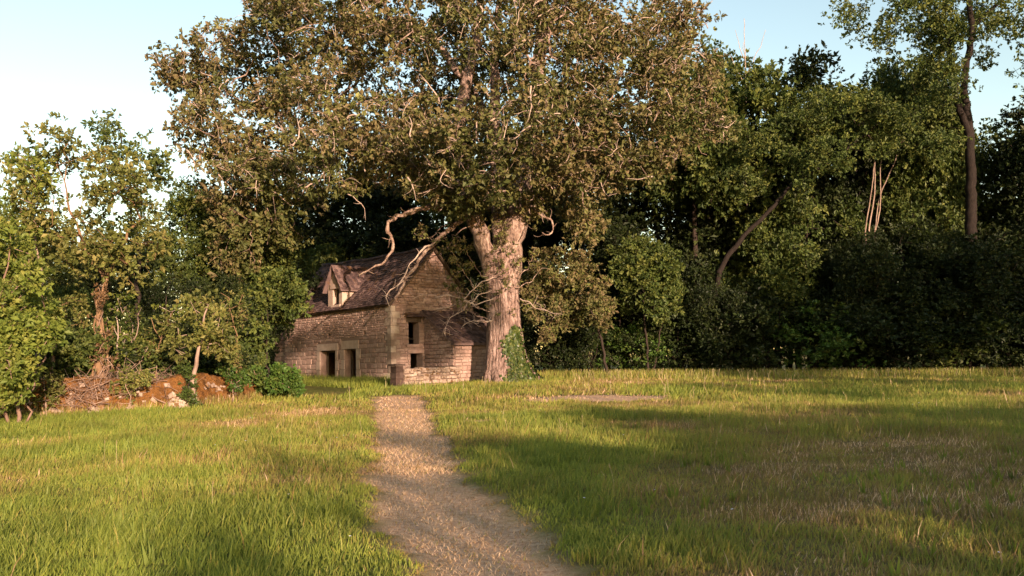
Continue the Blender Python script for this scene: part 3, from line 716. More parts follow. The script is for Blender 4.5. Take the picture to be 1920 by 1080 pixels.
def lump(V, amp, s, seed):
    n = np.stack([vnoise(V[:, 0] + V[:, 2] * .7, V[:, 1] + V[:, 2] * .7, s, seed + k) - .5 for k in range(3)], 1)
    return V + n * amp
def mossy_wall():
    rng = np.random.RandomState(21)
    px = [(-70, 800), (20, 786), (120, 778), (240, 772), (340, 766), (430, 754), (478, 747)]
    base = np.array([ground_hit(u, v) for u, v in px]); base = resample(base, .1); base[:, 2] = gz(base[:, 0], base[:, 1])
    root = empty('mossy_stone_wall', base[len(base) // 2]); org = base[len(base) // 2]
    tag(root, 'tumbledown field wall covered in rust-brown moss along the left edge of the meadow', 'stone wall')
    tan = np.gradient(base, axis=0); tan[:, 2] = 0; tan /= np.linalg.norm(tan, axis=1, keepdims=True); nr = np.stack([tan[:, 1], -tan[:, 0], np.zeros(len(tan))], 1)
    hh = 1.0 + .26 * (vnoise(base[:, 0], base[:, 1], 1.3, 5) - .5) * 2 + .1 * (vnoise(base[:, 0], base[:, 1], .4, 6) - .5)
    prof = [(.02, -.3), (.05, .0), (.03, .3), (.0, .6), (-.02, .86), (-.08, 1.0), (-.32, 1.03), (-.52, .96), (-.6, .6), (-.66, -.3)]
    prof = np.array(prof); pp = []
    for a, b in zip(prof, prof[1:]):
        for f in np.linspace(0, 1, 7)[:-1]: pp.append(a + (b - a) * f)
    pp = np.array(pp + [prof[-1]])
    V = base[:, None] + nr[:, None] * pp[None, :, 0, None] + np.array([0, 0, 1.0]) * (pp[None, :, 1] * np.where(pp[None, :, 1] > 0, hh[:, None], 1))[..., None]
    n, m = V.shape[:2]; V = lump(V.reshape(-1, 3), .2, .7, 1); V = lump(V, .11, .17, 4); V = lump(V, .045, .07, 9)
    i = np.arange(n - 1)[:, None] * m; j = np.arange(m - 1)[None]
    Q = np.stack([i + j, i + j + 1, i + m + j + 1, i + m + j], -1).reshape(-1, 4)[:, ::-1]
    mo = mobj('moss_cover', make_mesh('moss_cover', V - org, [Q], np.full(len(Q), .5), True, mat=M['moss']), root)
    ms = stone_meshes(M['pale_stone'])
    for k in range(100):
        q = rng.randint(2, len(base) - 2); z = rng.beta(1.0, 1.5) * .97
        c = base[q] + nr[q] * (.05 - .12 * z + rng.uniform(-.03, .04)) + np.array([0, 0, z * hh[q]]) - org
        o = mobj('stone', ms[rng.randint(10)], mo); o.location = c; w = rng.uniform(.07, .21) * (1.5 if z < .15 else 1)
        o.scale = (w, rng.uniform(.05, .09), w * rng.uniform(.5, .85)); o.rotation_euler = (rng.normal(0, .35), rng.normal(0, .5), math.atan2(tan[q, 1], tan[q, 0]) + rng.normal(0, .25))
    # a few large stones at the foot
    for u, v, w in ((318, 768, .5), (165, 778, .26), (92, 782, .3)):
        c = ground_hit(u, v) - org; th, ph = np.meshgrid(np.linspace(.05, math.pi - .05, 14), np.linspace(0, 2 * math.pi, 20, endpoint=False), indexing='ij')
        Vb = np.stack([np.sin(th) * np.cos(ph), np.sin(th) * np.sin(ph), np.cos(th)], -1).reshape(-1, 3) + 7 * w; Vb = (lump(lump(Vb, .9, .8, 2), .3, .25, 6) - 7 * w) * [w, w * .7, w * .55]
        i = np.arange(13)[:, None] * 20; j = np.arange(20)[None]; Qb = np.stack([i + j, i + 20 + j, i + 20 + (j + 1) % 20, i + (j + 1) % 20], -1).reshape(-1, 4)
        o = mobj('boulder', make_mesh('boulder', Vb, [Qb], np.full(len(Qb), .5), True, mat=M['pale_stone']), root); o.location = c + [0, .35, .12]; o.rotation_euler = (.1, .1, rng.normal(0, .6))
    return base, nr
MW_BASE, MW_N = mossy_wall()

# ------------------------------------------------------------------ the great oak
OY = 41.8
OAK_POLY = [(480, -60), (455, 20), (350, 70), (285, 110), (305, 165), (345, 205), (325, 265), (365, 340), (375, 430), (400, 545), (470, 560), (540, 500), (585, 432), (650, 368), (720, 342), (790, 362), (850, 400), (900, 398), (960, 385), (1010, 405), (1060, 430), (1110, 465), (1140, 380), (1200, 338), (1290, 305), (1400, 275), (1352, 150), (1342, 80), (1330, 0), (1320, -100), (1200, -200), (1000, -260), (800, -240), (600, -160)]
def oak():
    rng = np.random.RandomState(77)
    base = P(950, 716, OY); base[2] = gz(base[0], base[1])
    root = empty('oak_tree', base); tag(root, 'huge spreading oak with thick forked trunk and lichen-covered limbs beside the cottage', 'oak tree')
    # trunk body: fluted, flaring at the roots, ends inside the fork
    c_px = [(951, 722), (948, 690), (945, 650), (943, 600), (942, 550), (941, 512), (942, 488), (943, 470), (943, 458)]
    w_px = [50, 38, 33, 30.5, 29.5, 31, 33, 26, 6]
    C = np.array([P(u, v, OY) for u, v in c_px]); C[0, 2] = base[2] - .15; R = np.array(w_px) * OY / FPX
    nz, na = 160, 150; tz = np.linspace(0, len(C) - 1, nz); th = np.arange(na) / na * 2 * math.pi
    cc = np.stack([np.interp(tz, range(len(C)), C[:, k]) for k in range(3)], 1); rr = np.interp(tz, range(len(C)), R)
    for _ in range(6): rr[1:-1] = .25 * rr[:-2] + .5 * rr[1:-1] + .25 * rr[2:]
    Z = cc[:, 2][:, None]; A = th[None] + 0 * Z
    zz = Z - base[2]
    flute = .05 * np.sin(5 * A + 1.2 + .25 * zz) + .035 * np.sin(8 * A + 2.0 - .2 * zz) + np.exp(-np.maximum(zz, 0) / .7) * (.16 * np.sin(6 * A + .6) + .10 * np.sin(9 * A))
    cx, sx = np.cos(A) * 3.1, np.sin(A) * 3.1
    ridges = .075 * (np.abs(vnoise(cx * 3.3 + 9, sx * 3.3 + zz * .42, .55, 2) - .5) * 2 - .5) + .04 * (np.abs(vnoise(cx * 3 + zz * .3, sx * 3 - zz * .35, .28, 7) - .5) * 2 - .5)
    ridges += .05 * (vnoise(cx + zz * 1.1, sx + zz * .9, 1.1, 12) - .5)
    Rr = rr[:, None] * (1 + flute) + ridges + .38 * np.exp(-np.maximum(zz, 0) / .75) * np.clip(np.cos(A + .35), 0, 1) ** 2
    V = np.stack([cc[:, 0][:, None] + Rr * np.cos(A), cc[:, 1][:, None] + Rr * np.sin(A) * .92, Z + 0 * A], -1).reshape(-1, 3)
    i = np.arange(nz - 1)[:, None] * na; j = np.arange(na)[None]; jn = (j + 1) % na
    Q = np.stack([i + j, i + jn, i + na + jn, i + na + j], -1).reshape(-1, 4)
    mobj('trunk', make_mesh('trunk', V - base, [Q], np.full(len(Q), .5), True, mat=M['oak_bark']), root)
    # ---- limbs (photograph points with depth), radii in metres
    sk = Skeleton()
    def chain(pts, par, r0, r1, gn=.05):
        w = [P(*q) for q in pts]; pr = -1
        if par is not None: pr = sk.nearest(w[0]); w[0] = sk.p[pr].copy() if par == 'snap' else w[0]
        return sk.chain(w, pr, r0, r1, .55, rng, gn)
    o = OY
    # stems start deep inside the trunk
    stems = [([(930, 540, o), (918, 490, o - .1), (901, 440, o - .2), (887, 405, o - .2), (868, 320, o), (858, 250, o + .3), (870, 170, o + .8), (888, 100, o + 1), (900, 0, o + 1.5), (905, -120, o + 2)], .50, .14),
             ([(950, 540, o), (958, 480, o), (966, 420, o + .1), (978, 360, o + .3), (1000, 240, o + .6), (1012, 100, o + 1), (1015, -40, o + 1.4), (1010, -160, o + 1.5)], .66, .15),
             ([(942, 520, o + .4), (940, 440, o + .5), (934, 360, o + 1), (925, 250, o + 2.5), (930, 100, o + 4), (940, -60, o + 5)], .5, .12)]
    for pts, r0, r1 in stems: sk.chain([P(*q) for q in pts], -1, r0, r1, .5, rng, .05)
    limbs = [([(886, 402, o - .2), (840, 392, o - 1), (780, 368, o - 2), (705, 335, o - 3), (625, 322, o - 3.5), (520, 368, o - 4), (430, 440, o - 4)], .46, .10),
             ([(868, 330, o), (790, 320, o - .5), (690, 280, o - 1), (560, 230, o - 1.5), (420, 160, o - 1.5), (340, 120, o - 1)], .36, .07),
             ([(858, 250, o + .3), (760, 210, o + 1.5), (640, 140, o + 2.5), (520, 60, o + 3)], .28, .06),
             ([(705, 335, o - 3), (600, 280, o - 4), (480, 270, o - 5), (380, 290, o - 5)], .2, .06),
             ([(978, 372, o + .3), (985, 346, o - .6), (1020, 334, o - 1.5), (1095, 348, o - 2.5), (1130, 360, o - 3)], .26, .1),
             ([(978, 360, o + .3), (1060, 340, o + 1), (1130, 350, o + 1.5), (1200, 350, o + 2), (1262, 332, o + 2), (1370, 262, o + 2)], .34, .08),
             ([(1000, 240, o + .6), (1090, 190, o), (1190, 150, o - 1), (1310, 100, o - 1)], .28, .07),
             ([(1000, 260, o + .6), (1080, 240, o - 2), (1180, 230, o - 4), (1290, 230, o - 5)], .26, .06),
             ([(1012, 100, o + 1), (1120, 40, o + 1), (1250, -20, o + 1)], .22, .06),
             ([(878, 150, o + .8), (790, 60, o), (690, 0, o - 1), (600, -40, o - 1)], .22, .06),
             ([(968, 420, o + .1), (960, 330, o - 3), (950, 240, o - 6), (930, 140, o - 8)], .36, .08),
             ([(925, 250, o + 2.5), (880, 160, o + 6), (850, 60, o + 9)], .3, .07),
             ([(868, 320, o), (820, 240, o - 3), (760, 170, o - 6), (700, 110, o - 8)], .28, .07),
             ([(985, 330, o + .3), (1040, 270, o - 4), (1090, 180, o - 7), (1130, 110, o - 8)], .26, .07),
             ([(930, 100, o + 4), (1020, 60, o + 7), (1120, 40, o + 9)], .22, .06)]
    for pts, r0, r1 in limbs: chain(pts, 'snap', r0, r1, .09)
    # ---- foliage clusters
    cen = P(835, 170, o + .5); rad = np.array([16.0, 12.5, 12.5])
    T = np.vstack([lobed_targets(rng, cen, rad, 170, 13, lobe=(.10, .19), low=-.75, fill=.4), lobed_targets(rng, cen + np.array([3.0, 0, 0]), rad * [.75, .6, .8], 60, 9, lobe=(.12, .22), low=-.6, fill=.6)])
    lowT = []
    for u, v, Y, r, n in ((430, 470, o - 4, 1.6, 16), (480, 420, o - 4, 2.0, 22), (420, 380, o - 3, 2, 22), (520, 350, o - 4, 2, 20), (600, 330, o - 5, 1.6, 16), (380, 250, o - 3, 2, 20), (350, 130, o - 1, 1.8, 20), (400, 200, o + 1, 2, 20), (460, 80, o - 1, 2, 20),
                          (700, 300, o - 4, 1.6, 16), (800, 330, o - 3, 1.5, 16), (860, 380, o - 2, 1.2, 14), (930, 350, o - 3, 1.6, 20), (1000, 300, o - 4, 1.8, 20), (1080, 330, o - 4, 1.6, 18), (1080, 410, o - 3, 1.2, 16), (1105, 440, o - 3, .6, 8), (1200, 300, o - 2, 2, 22), (1300, 250, o, 2, 22), (1290, 130, o - 2, 2, 20), (1240, 190, o - 4, 2, 20), (1270, 40, o, 2, 20), (1360, 240, o + 2, 1.2, 12), (560, 200, o - 5, 2.2, 22), (480, 300, o - 5, 2, 22), (650, 230, o - 6, 2, 20), (1130, 230, o - 6, 2, 20), (980, 200, o - 7, 2.2, 22), (860, 260, o - 6, 1.8, 18), (740, 60, o - 4, 2.4, 22), (560, 60, o - 2, 2.4, 22), (1150, 80, o - 5, 2.2, 22), (1000, 60, o - 7, 2.2, 20), (878, 385, o - 1.2, 1.0, 12), (990, 375, o - 1.2, .8, 8), (820, 375, o - 2, .9, 10)):
        c0 = P(u, v, Y); d = rng.normal(0, 1, (n, 3)); d /= np.linalg.norm(d, axis=1, keepdims=True); lowT.append(c0 + d * r * rng.rand(n, 1) ** .4 * [1, 1, .75])
    T = np.vstack([T] + lowT)
    bk = rng.normal(0, 1, (800, 3)); bk /= np.linalg.norm(bk, axis=1, keepdims=True); bk[:, 1] = np.abs(bk[:, 1]) * .9 + .05; T = np.vstack([T, cen + bk * rng.uniform(.3, .97, (800, 1)) * rad])
    u, v = project(T); keep = in_poly(u, v, OAK_POLY); T = T[keep]
    # ragged sky windows in the upper left of the crown
    u, v = project(T); hole = np.zeros(len(T), bool)
    for hu, hv, hr in ((770, 150, 26), (600, 130, 22), (635, 150, 16), (800, 20, 30), (940, 30, 26), (705, 165, 18)): hole |= np.hypot(u - hu, v - hv) < hr
    T = T[~(hole & (rng.rand(len(T)) < .8))]
    dxy = np.array([-math.sin(SUN_AZ), math.cos(SUN_AZ)])
    def shades(p):
        rel = p[:, :2] - np.array([cc[65, 0], OY]); w_ = rel @ dxy; q_ = rel @ np.array([math.cos(SUN_AZ), math.sin(SUN_AZ)])
        return (w_ < .5) & (np.abs(q_) < 2.2) & (p[:, 2] + w_ * math.tan(SUN_EL) < 8.5)
    T = T[~shades(T)]
    tips = sk.grow(T, rng, step=.5, gnarl=.13, wl=.12, sag=.1)
    mb = MB(); sk.tubes(mb, r_tip=.016, power=2.3, kmax=14, rmax=.28)
    mb.V = [v_ - base for v_ in mb.V]
    mobj('limbs', mb.mesh('limbs', M['branch_bark'], True), root)
    dist = np.linalg.norm((T - cen) / rad, axis=1)
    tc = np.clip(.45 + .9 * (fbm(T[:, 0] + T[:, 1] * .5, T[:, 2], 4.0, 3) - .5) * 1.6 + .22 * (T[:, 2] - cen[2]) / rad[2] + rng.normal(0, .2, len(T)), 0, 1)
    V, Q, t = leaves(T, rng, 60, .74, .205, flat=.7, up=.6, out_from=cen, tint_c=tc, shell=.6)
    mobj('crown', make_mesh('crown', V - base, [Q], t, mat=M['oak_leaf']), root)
    # ---- pale lichened dead twigs standing out of the crown's lit side
    tw = MB(); front = T[(T[:, 1] < OY + 3) & (T[:, 2] > 9.5)]
    for c in front[rng.choice(len(front), 1500, replace=False)]:
        d = np.array([rng.normal(.1, .8), -.5 + rng.normal(0, .4), rng.normal(.05, .55)]); d /= np.linalg.norm(d)
        L = rng.uniform(.6, 1.7); n = 6; pts = [c - d * .4]
        for k in range(n): d = d + rng.normal(0, .33, 3); d /= np.linalg.norm(d); pts.append(pts[-1] + d * L / n)
        r0 = rng.uniform(.016, .05); tw.tube(np.array(pts) - base, np.linspace(r0, .008, n + 1), 4, rng.rand())
        for b in range(rng.randint(1, 4)):
            s_ = pts[rng.randint(2, n)]; e = d + rng.normal(0, .8, 3); e /= np.linalg.norm(e); l_ = rng.uniform(.2, .6)
            tw.tube(np.array([s_, s_ + e * l_ * .5 + rng.normal(0, .04, 3), s_ + e * l_]) - base, [.014, .011, .006], 3, rng.rand())
    o_ = mobj('dead_twigs', tw.mesh('dead_twigs', M['lichen_bark'], True), root); o_['kind'] = 'stuff'
    # ---- big dead branches
    def dead(pts, r0, r1, side=6, mat='lichen_bark', gn=.05):
        mb = MB(); w = resample([P(*q) for q in pts], .18); n = len(w); w[1:] += rng.normal(0, gn, (n - 1, 3)); w[1:-1] = .5 * w[1:-1] + .25 * (w[:-2] + w[2:])
        rad_ = np.linspace(r0, r1, n) * (.8 + .5 * rng.rand(n)); mb.tube(w - base, rad_, 8)
        for _ in range(side):
            k = rng.randint(n // 4, n - 1); d = rng.normal(0, 1, 3); d[1] *= .6; d /= np.linalg.norm(d); L = rng.uniform(.25, .8); p_ = [w[k]]
            for q in range(4): d = d + rng.normal(0, .35, 3); d /= np.linalg.norm(d); p_.append(p_[-1] + d * L / 4)
            mb.tube(np.array(p_) - base, np.linspace(min(.03, rad_[k] * .6), .006, 5), 4)
        mobj('dead_branch', mb.mesh('dead_branch', M[mat], True), root)
    dead([(826, 388, o - 1.3), (797, 390, o - 2), (765, 398, o - 2.3), (732, 408, o - 2.5), (722, 428, o - 2.6), (737, 450, o - 2.7), (731, 478, o - 2.8), (712, 498, o - 2.9), (690, 512, o - 3), (676, 514, o - 3.1)], .15, .03, 14, 'dead_bark', .10)
    dead([(872, 408, o - .4), (838, 432, o - .9), (808, 462, o - 1.4), (780, 495, o - 1.8), (757, 525, o - 2), (742, 560, o - 2.1)], .15, .05, 14, 'branch_bark', .08)
    dead([(820, 452, o - 1.2), (790, 470, o - 2.2), (765, 500, o - 2.6), (752, 530, o - 2.8)], .06, .02, 6)
    dead([(990, 385, o - .6), (1015, 402, o - 1.2), (1034, 412, o - 1.4), (1040, 430, o - 1.5), (1032, 440, o - 1.5), (1018, 440, o - 1.5)], .085, .025, 7, 'dead_bark', .07)
    dead([(925, 560, o - .9), (895, 575, o - 1.4), (865, 560, o - 1.8), (835, 555, o - 2.1), (800, 552, o - 2.3), (770, 560, o - 2.5)], .032, .008, 22)
    dead([(922, 545, o - .9), (890, 560, o - 1.6), (860, 585, o - 2), (840, 600, o - 2.2), (832, 630, o - 2.3)], .03, .008, 22)
    dead([(924, 600, o - .9), (905, 605, o - 1.3), (888, 600, o - 1.6), (872, 607, o - 1.8), (862, 620, o - 1.9)], .026, .008, 16)
    dead([(925, 520, o - .8), (900, 530, o - 1.2), (880, 550, o - 1.5), (850, 575, o - 1.8), (800, 580, o - 2)], .032, .008, 22)
    dead([(735, 600, o - 2.4), (728, 570, o - 2.4), (720, 555, o - 2.3), (757, 525, o - 2)][::-1], .04, .012, 8)
    dead([(975, 560, o - .5), (1000, 572, o - 1), (1030, 585, o - 1.3), (1060, 590, o - 1.5)], .028, .008, 14)
    # ---- epicormic shoots: leafy tufts and twigs on the trunk and in the fork
    E = []; sh = MB()
    for k in range(150):
        v_ = 365 + 230 * rng.beta(1.1, 1.5); cx_, wd = np.interp(v_, [c[1] for c in c_px][::-1], [c[0] for c in c_px][::-1]), np.interp(v_, [c[1] for c in c_px][::-1], w_px[::-1])
        s_ = rng.uniform(-1, 1); p0 = P(cx_ + s_ * wd * .9, v_, OY - math.sqrt(max(0, 1 - s_ * s_)) * wd * OY / FPX * .85)
        d = np.array([s_ * 1.0, -.7, .15]) + rng.normal(0, .4, 3); d /= np.linalg.norm(d); L = rng.uniform(.2, .75)
        sh.tube(np.array([p0 - d * .1, p0 + d * L * .5 + rng.normal(0, .05, 3), p0 + d * L]), [.022, .015, .007], 4)
        if rng.rand() < .5: E.append(p0 + d * L * .75)
    s2 = Skeleton(); E2 = []
    for u0, v0, Y0, r, n, ub, vb in ((1004, 470, o - .3, .6, 9, 968, 520), (1014, 505, o - .3, .6, 8, 968, 540), (862, 500, o - .6, .9, 16, 918, 560), (846, 532, o - .8, .7, 10, 922, 585), (872, 465, o - .3, .6, 8, 912, 520), (858, 570, o - 2, .5, 5, 924, 600), (938, 442, o - .9, .45, 7, 938, 490), (992, 405, o - .6, .5, 7, 975, 450), (896, 402, o - .9, .45, 6, 900, 440), (806, 448, o - 1.7, .8, 9, 868, 415), (840, 462, o - 1.2, .7, 9, 880, 425)):
        b_ = P(ub, vb, OY - .55); c_ = P(u0, v0, Y0); ids = s2.chain([b_, b_ + (c_ - b_) * [.5, .7, .25], c_], -1, .032, .012, .2, rng, .05)
        t_ = c_ + rng.normal(0, r * .5, (n, 3)); E2.append(t_)
    E2 = np.vstack(E2); s2.grow(E2, rng, step=.2, gnarl=.05); s2.tubes(sh, r_tip=.009); 
    sh.V = [x - base for x in sh.V]
    E = np.vstack([np.array(E), E2])
    mobj('trunk_shoots', sh.mesh('trunk_shoots', M['branch_bark'], True), root)
    V, Q, t = leaves(E, rng, 24, .26, .13, up=.4)
    mobj('shoot_foliage', make_mesh('shoot_foliage', V - base, [Q], t, mat=M['oak_leaf']), root)
    # ---- ivy climbing the right foot of the trunk
    ib = P(975, 712, OY - .8); ib[2] = gz(ib[0], ib[1]); I = []; st = MB()
    iv = empty('ivy', ib); tag(iv, 'green ivy climbing the right foot of the great oak trunk', 'ivy')
    def surf(a, z):
        k = np.interp(z, cc[:, 2], np.arange(nz)); i_ = int(min(k, nz - 1)); jj = int((a % (2 * math.pi)) / (2 * math.pi) * na) % na
        r_ = Rr[i_, jj]; return np.array([cc[i_, 0] + r_ * math.cos(a), cc[i_, 1] + r_ * math.sin(a) * .92, z]), np.array([math.cos(a), math.sin(a), .1])
    ztop = P(962, 620, OY)[2]; N_, C_ = [], []
    for k in range(2300):
        f = rng.rand() ** 1.25; z = base[2] + .0 + f * (ztop - base[2]); a0 = math.radians(-92 + 34 * f + 14 * math.sin(7 * f)); a1 = math.radians(8 - 34 * f)
        p_, n_ = surf(rng.uniform(a0, a1) + rng.normal(0, .16), z + abs(rng.normal(0, .12))); C_.append(p_ + n_ * rng.uniform(.02, .10)); N_.append(n_)
    C_ = np.array(C_); N_ = np.array(N_); n = len(C_)
    nn = N_ + rng.normal(0, .35, (n, 3)); nn /= np.linalg.norm(nn, axis=1, keepdims=True); aa = np.cross(nn, rng.normal(0, 1, (n, 3)) * .5 + [0, 0, 1]); aa /= np.linalg.norm(aa, axis=1, keepdims=True); bb = np.cross(nn, aa); s_ = (.10 + .08 * rng.rand(n))[:, None]
    V = np.stack([C_ - bb * s_ * .5, C_ + aa * s_ * .5 + bb * s_ * .1, C_ + bb * s_ * .55, C_ - aa * s_ * .5 + bb * s_ * .1], 1).reshape(-1, 3)
    mobj('foliage', make_mesh('foliage', V - ib, [np.arange(n * 4).reshape(n, 4)], rng.rand(n), mat=M['ivy_leaf']), iv)
    for k in range(9):
        pts = []
        a = math.radians(rng.uniform(-65, -10)); 
        for z in np.linspace(base[2] - .05, base[2] + (ztop - base[2]) * rng.uniform(.6, .98), 9): a += rng.normal(0, .05); p_, n_ = surf(a, z); pts.append(p_ + n_ * .02)
        st.tube(np.array(pts) - ib, np.linspace(.03, .01, 9), 4)
    mobj('stem', st.mesh('stem', M['dark_bark'], True), iv)
oak()

# ------------------------------------------------------------------ trees drawn from their outline, with real depth
def px_tree(name, label, cat, chains, poly, Y, dep, nl, per, lr, lpc, leaf, mat, bark, rc, seed, group=None, r_tip=.011, wl=.15, gn=.05, names=('trunk', 'crown'), trail=None, flat=.7):
    rng = np.random.RandomState(seed); sk = Skeleton()
    b = chains[0][0][0]; base = P(*b); base[2] = gz(base[0], base[1])
    for q, (pts, r0, r1) in enumerate(chains):
        w = [P(*t) for t in pts]; pr = -1
        if q == 0: w[0] = base - [0, 0, .15]
        elif len(pts[0]) == 3 and abs(pts[0][1] - b[1]) > 25: pr = sk.nearest(w[0]); w[0] = sk.p[pr].copy()
        else: w[0][2] = gz(w[0][0], w[0][1]) - .1
        sk.chain(w, pr, r0, r1, .4, rng, gn)
    poly = np.asarray(poly, float); T = []
    lo, hi = poly.min(0), poly.max(0)
    while len(T) < nl * per:
        u, v = rng.uniform(lo[0], hi[0]), rng.uniform(lo[1], hi[1])
        if not in_poly(np.array([u]), np.array([v]), poly)[0]: continue
        c = P(u, v, Y + dep * rng.uniform(-1, 1)); r = lr * rng.uniform(.6, 1.3)
        d = rng.normal(0, 1, (per, 3)); d[:, 2] += .3; d /= np.linalg.norm(d, axis=1, keepdims=True)
        T += list(c + d * r * rng.rand(per, 1) ** .4)
    T = np.array(T); u, v = project(T); T = T[in_poly(u, v, poly)]
    sk.grow(T, rng, step=.4, gnarl=.05, wl=wl, skip=2)
    mb = MB(); sk.tubes(mb, r_tip=r_tip); mb.V = [x - base for x in mb.V]
    root = empty(name, base); tag(root, label, cat, group)
    mobj(names[0], mb.mesh(names[0], M[bark], True), root)
    V, Q, t = leaves(T, rng, lpc, rc, leaf, flat=flat, up=.4, out_from=T.mean(0))
    mobj(names[1], make_mesh(names[1], V - base, [Q], t, mat=M[mat]), root)
    return root

# left-hand group behind the mossy wall
px_tree('ivy_clad_tree', 'slender tree with rust-brown creeper-clad forked trunk behind the mossy wall', 'tree',
        [([(186, 700, 27.5), (190, 640, 27.5), (185, 580, 27.5), (192, 530, 27.5), (215, 490, 27.5), (240, 430, 27.8)], .15, .04), ([(190, 535, 27.5), (170, 480, 27.5), (140, 420, 27.1), (120, 340, 27.0)], .07, .02), ([(192, 530, 27.5), (250, 500, 27.2), (300, 480, 28)], .07, .02), ([(178, 702, 27.4), (176, 640, 27.4), (180, 590, 27.4)], .06, .03), ([(197, 702, 27.3), (200, 650, 27.4), (192, 600, 27.4)], .05, .03)],
        [(20, 300), (60, 240), (110, 225), (150, 290), (215, 250), (270, 330), (310, 430), (330, 520), (260, 560), (200, 520), (120, 560), (60, 500), (20, 420)], 27.5, 2.2, 38, 8, .8, 38, .15, 'olive_leaf', 'red_bark', .5, 301)
px_tree('creeper', 'dry rust-brown creeper hanging on the slender forked trunk behind the mossy wall', 'creeper',
        [([(188, 702, 27.2), (189, 640, 27.2), (186, 580, 27.25), (190, 540, 27.3)], .03, .012)],
        [(170, 560), (180, 525), (205, 525), (206, 600), (215, 690), (202, 705), (172, 705), (160, 680), (172, 620)], 27.25, .35, 16, 5, .2, 14, .09, 'dry_leaf', 'twig', .2, 320, names=('stem', 'foliage'))
px_tree('tall_thin_tree', 'tall airy tree with dark leaves against the sky left of the oak', 'tree',
        [([(262, 690, 33), (258, 600, 33), (262, 500, 33), (250, 400, 33), (235, 300, 33), (222, 240, 33)], .13, .025), ([(255, 430, 33), (290, 360, 33), (310, 300, 33.2)], .05, .015), ([(250, 400, 33), (205, 330, 33), (185, 260, 33)], .05, .015)],
        [(175, 230), (205, 212), (235, 230), (255, 225), (275, 240), (262, 290), (320, 290), (300, 330), (330, 345), (325, 375), (290, 400), (300, 460), (220, 470), (180, 400), (200, 330), (170, 290)], 33, 1.8, 26, 8, .6, 24, .16, 'wood_leaf', 'dark_bark', .5, 302)
px_tree('pale_sapling', 'thin pale-barked sapling leaning up through the bright hazel at far left', 'sapling',
        [([(108, 705, 26.5), (100, 640, 26.5), (88, 560, 26.5), (70, 470, 26.5), (55, 400, 26.5), (45, 330, 26.5)], .07, .02), ([(88, 560, 26.5), (112, 480, 26.6), (125, 400, 26.8)], .03, .012)],
        [(5, 330), (40, 280), (80, 300), (120, 360), (140, 450), (90, 470), (30, 440), (0, 400)], 26.5, 1.2, 16, 8, .6, 28, .13, 'hazel_leaf', 'pale_bark', .42, 303)
px_tree('hazel_bush', 'large sunlit yellow-green hazel bush at the far left of the meadow', 'bush',
        [([(35, 782, 22.5), (30, 700, 22.5), (20, 600, 22.5), (10, 500, 22.5)], .06, .02), ([(45, 782, 22.3), (70, 690, 22.3), (90, 620, 22.3)], .04, .015), ([(20, 783, 22.5), (-30, 650, 22.5), (-60, 520, 22.5)], .05, .02)],
        [(-160, 420), (-60, 380), (20, 430), (60, 470), (80, 540), (105, 600), (105, 645), (72, 690), (55, 730), (32, 752), (15, 785), (-160, 800)], 22.8, 1.8, 60, 12, .6, 48, .13, 'hazel_leaf', 'twig', .36, 304, names=('stems', 'foliage'))
WY = float(ground_hit(356, 765)[1]) - .1
px_tree('wall_side_tree', 'small crooked tree with pale forked stem growing against the mossy wall', 'tree',
        [([(358, 757, WY + 0.10), (357, 720, WY + 0.10), (362, 690, WY + 0.20), (372, 662, WY + 0.30), (385, 625, WY + 0.30), (380, 590, WY + 0.30)], .10, .03), ([(362, 692, WY + 0.20), (352, 650, WY + 0.20), (345, 610, WY + 0.20)], .05, .02), ([(372, 662, WY + 0.30), (400, 645, WY + 0.10), (430, 620, WY + 0.10)], .04, .015)],
        [(325, 590), (360, 550), (400, 570), (430, 600), (440, 660), (410, 690), (370, 640), (345, 690), (320, 650)], WY + 0.30, 1.0, 14, 9, .5, 42, .13, 'olive_leaf', 'pale_bark', .33, 305)
px_tree('wall_ivy', 'clump of ivy wrapped round the crooked stem at the mossy wall', 'ivy',
        [([(352, 758, WY + -0.10), (352, 735, WY + -0.10), (354, 705, WY + -0.10)], .03, .012)],
        [(338, 680), (360, 690), (365, 760), (348, 762), (342, 720)], WY + -0.05, .25, 10, 8, .2, 26, .10, 'ivy_leaf', 'dark_bark', .2, 306, names=('stem', 'foliage'))
px_tree('bramble_bush', 'glossy green bramble bush between the mossy wall and the cottage', 'bush',
        [([(520, 745, 31.6), (515, 715, 31.6), (510, 690, 31.6)], .03, .012), ([(545, 745, 31.6), (552, 715, 31.5)], .02, .01), ([(485, 748, 31.6), (478, 700, 31.6)], .02, .01)],
        [(455, 705), (470, 682), (500, 692), (520, 686), (545, 690), (558, 705), (566, 728), (556, 745), (500, 742), (460, 745)], 31.5, .9, 30, 10, .3, 46, .11, 'bramble_leaf', 'twig', .2, 307, names=('stems', 'foliage'))
for k_, (poly_, lab_, mt_) in enumerate((([(205, 735), (215, 700), (245, 690), (275, 698), (282, 722), (262, 740), (235, 752)], 'low leafy bramble trailing over the middle of the mossy wall', 'olive_leaf'), ([(395, 712), (420, 690), (455, 690), (470, 720), (452, 740), (425, 722)], 'small leafy bramble trailing over the right end of the mossy wall', 'bramble_leaf'), ([(52, 760), (62, 715), (92, 700), (118, 712), (112, 738), (85, 772)], 'small leafy bramble trailing over the left end of the mossy wall', 'olive_leaf'))):
    uc = sum(p_[0] for p_ in poly_) / len(poly_); yb = float(ground_hit(uc, float(np.interp(uc, [85, 243, 436], [781, 773, 755])))[1]) - .22
    px_tree('wall_bramble', lab_, 'bramble', [([(uc, 768, yb), (uc + 3, 735, yb), (uc - 4, 705, yb)], .02, .008)], poly_, yb, .35, 12, 6, .25, 26, .09, mt_, 'twig', .2, 340 + k_, 'brambles on the mossy wall', names=('stems', 'foliage'))
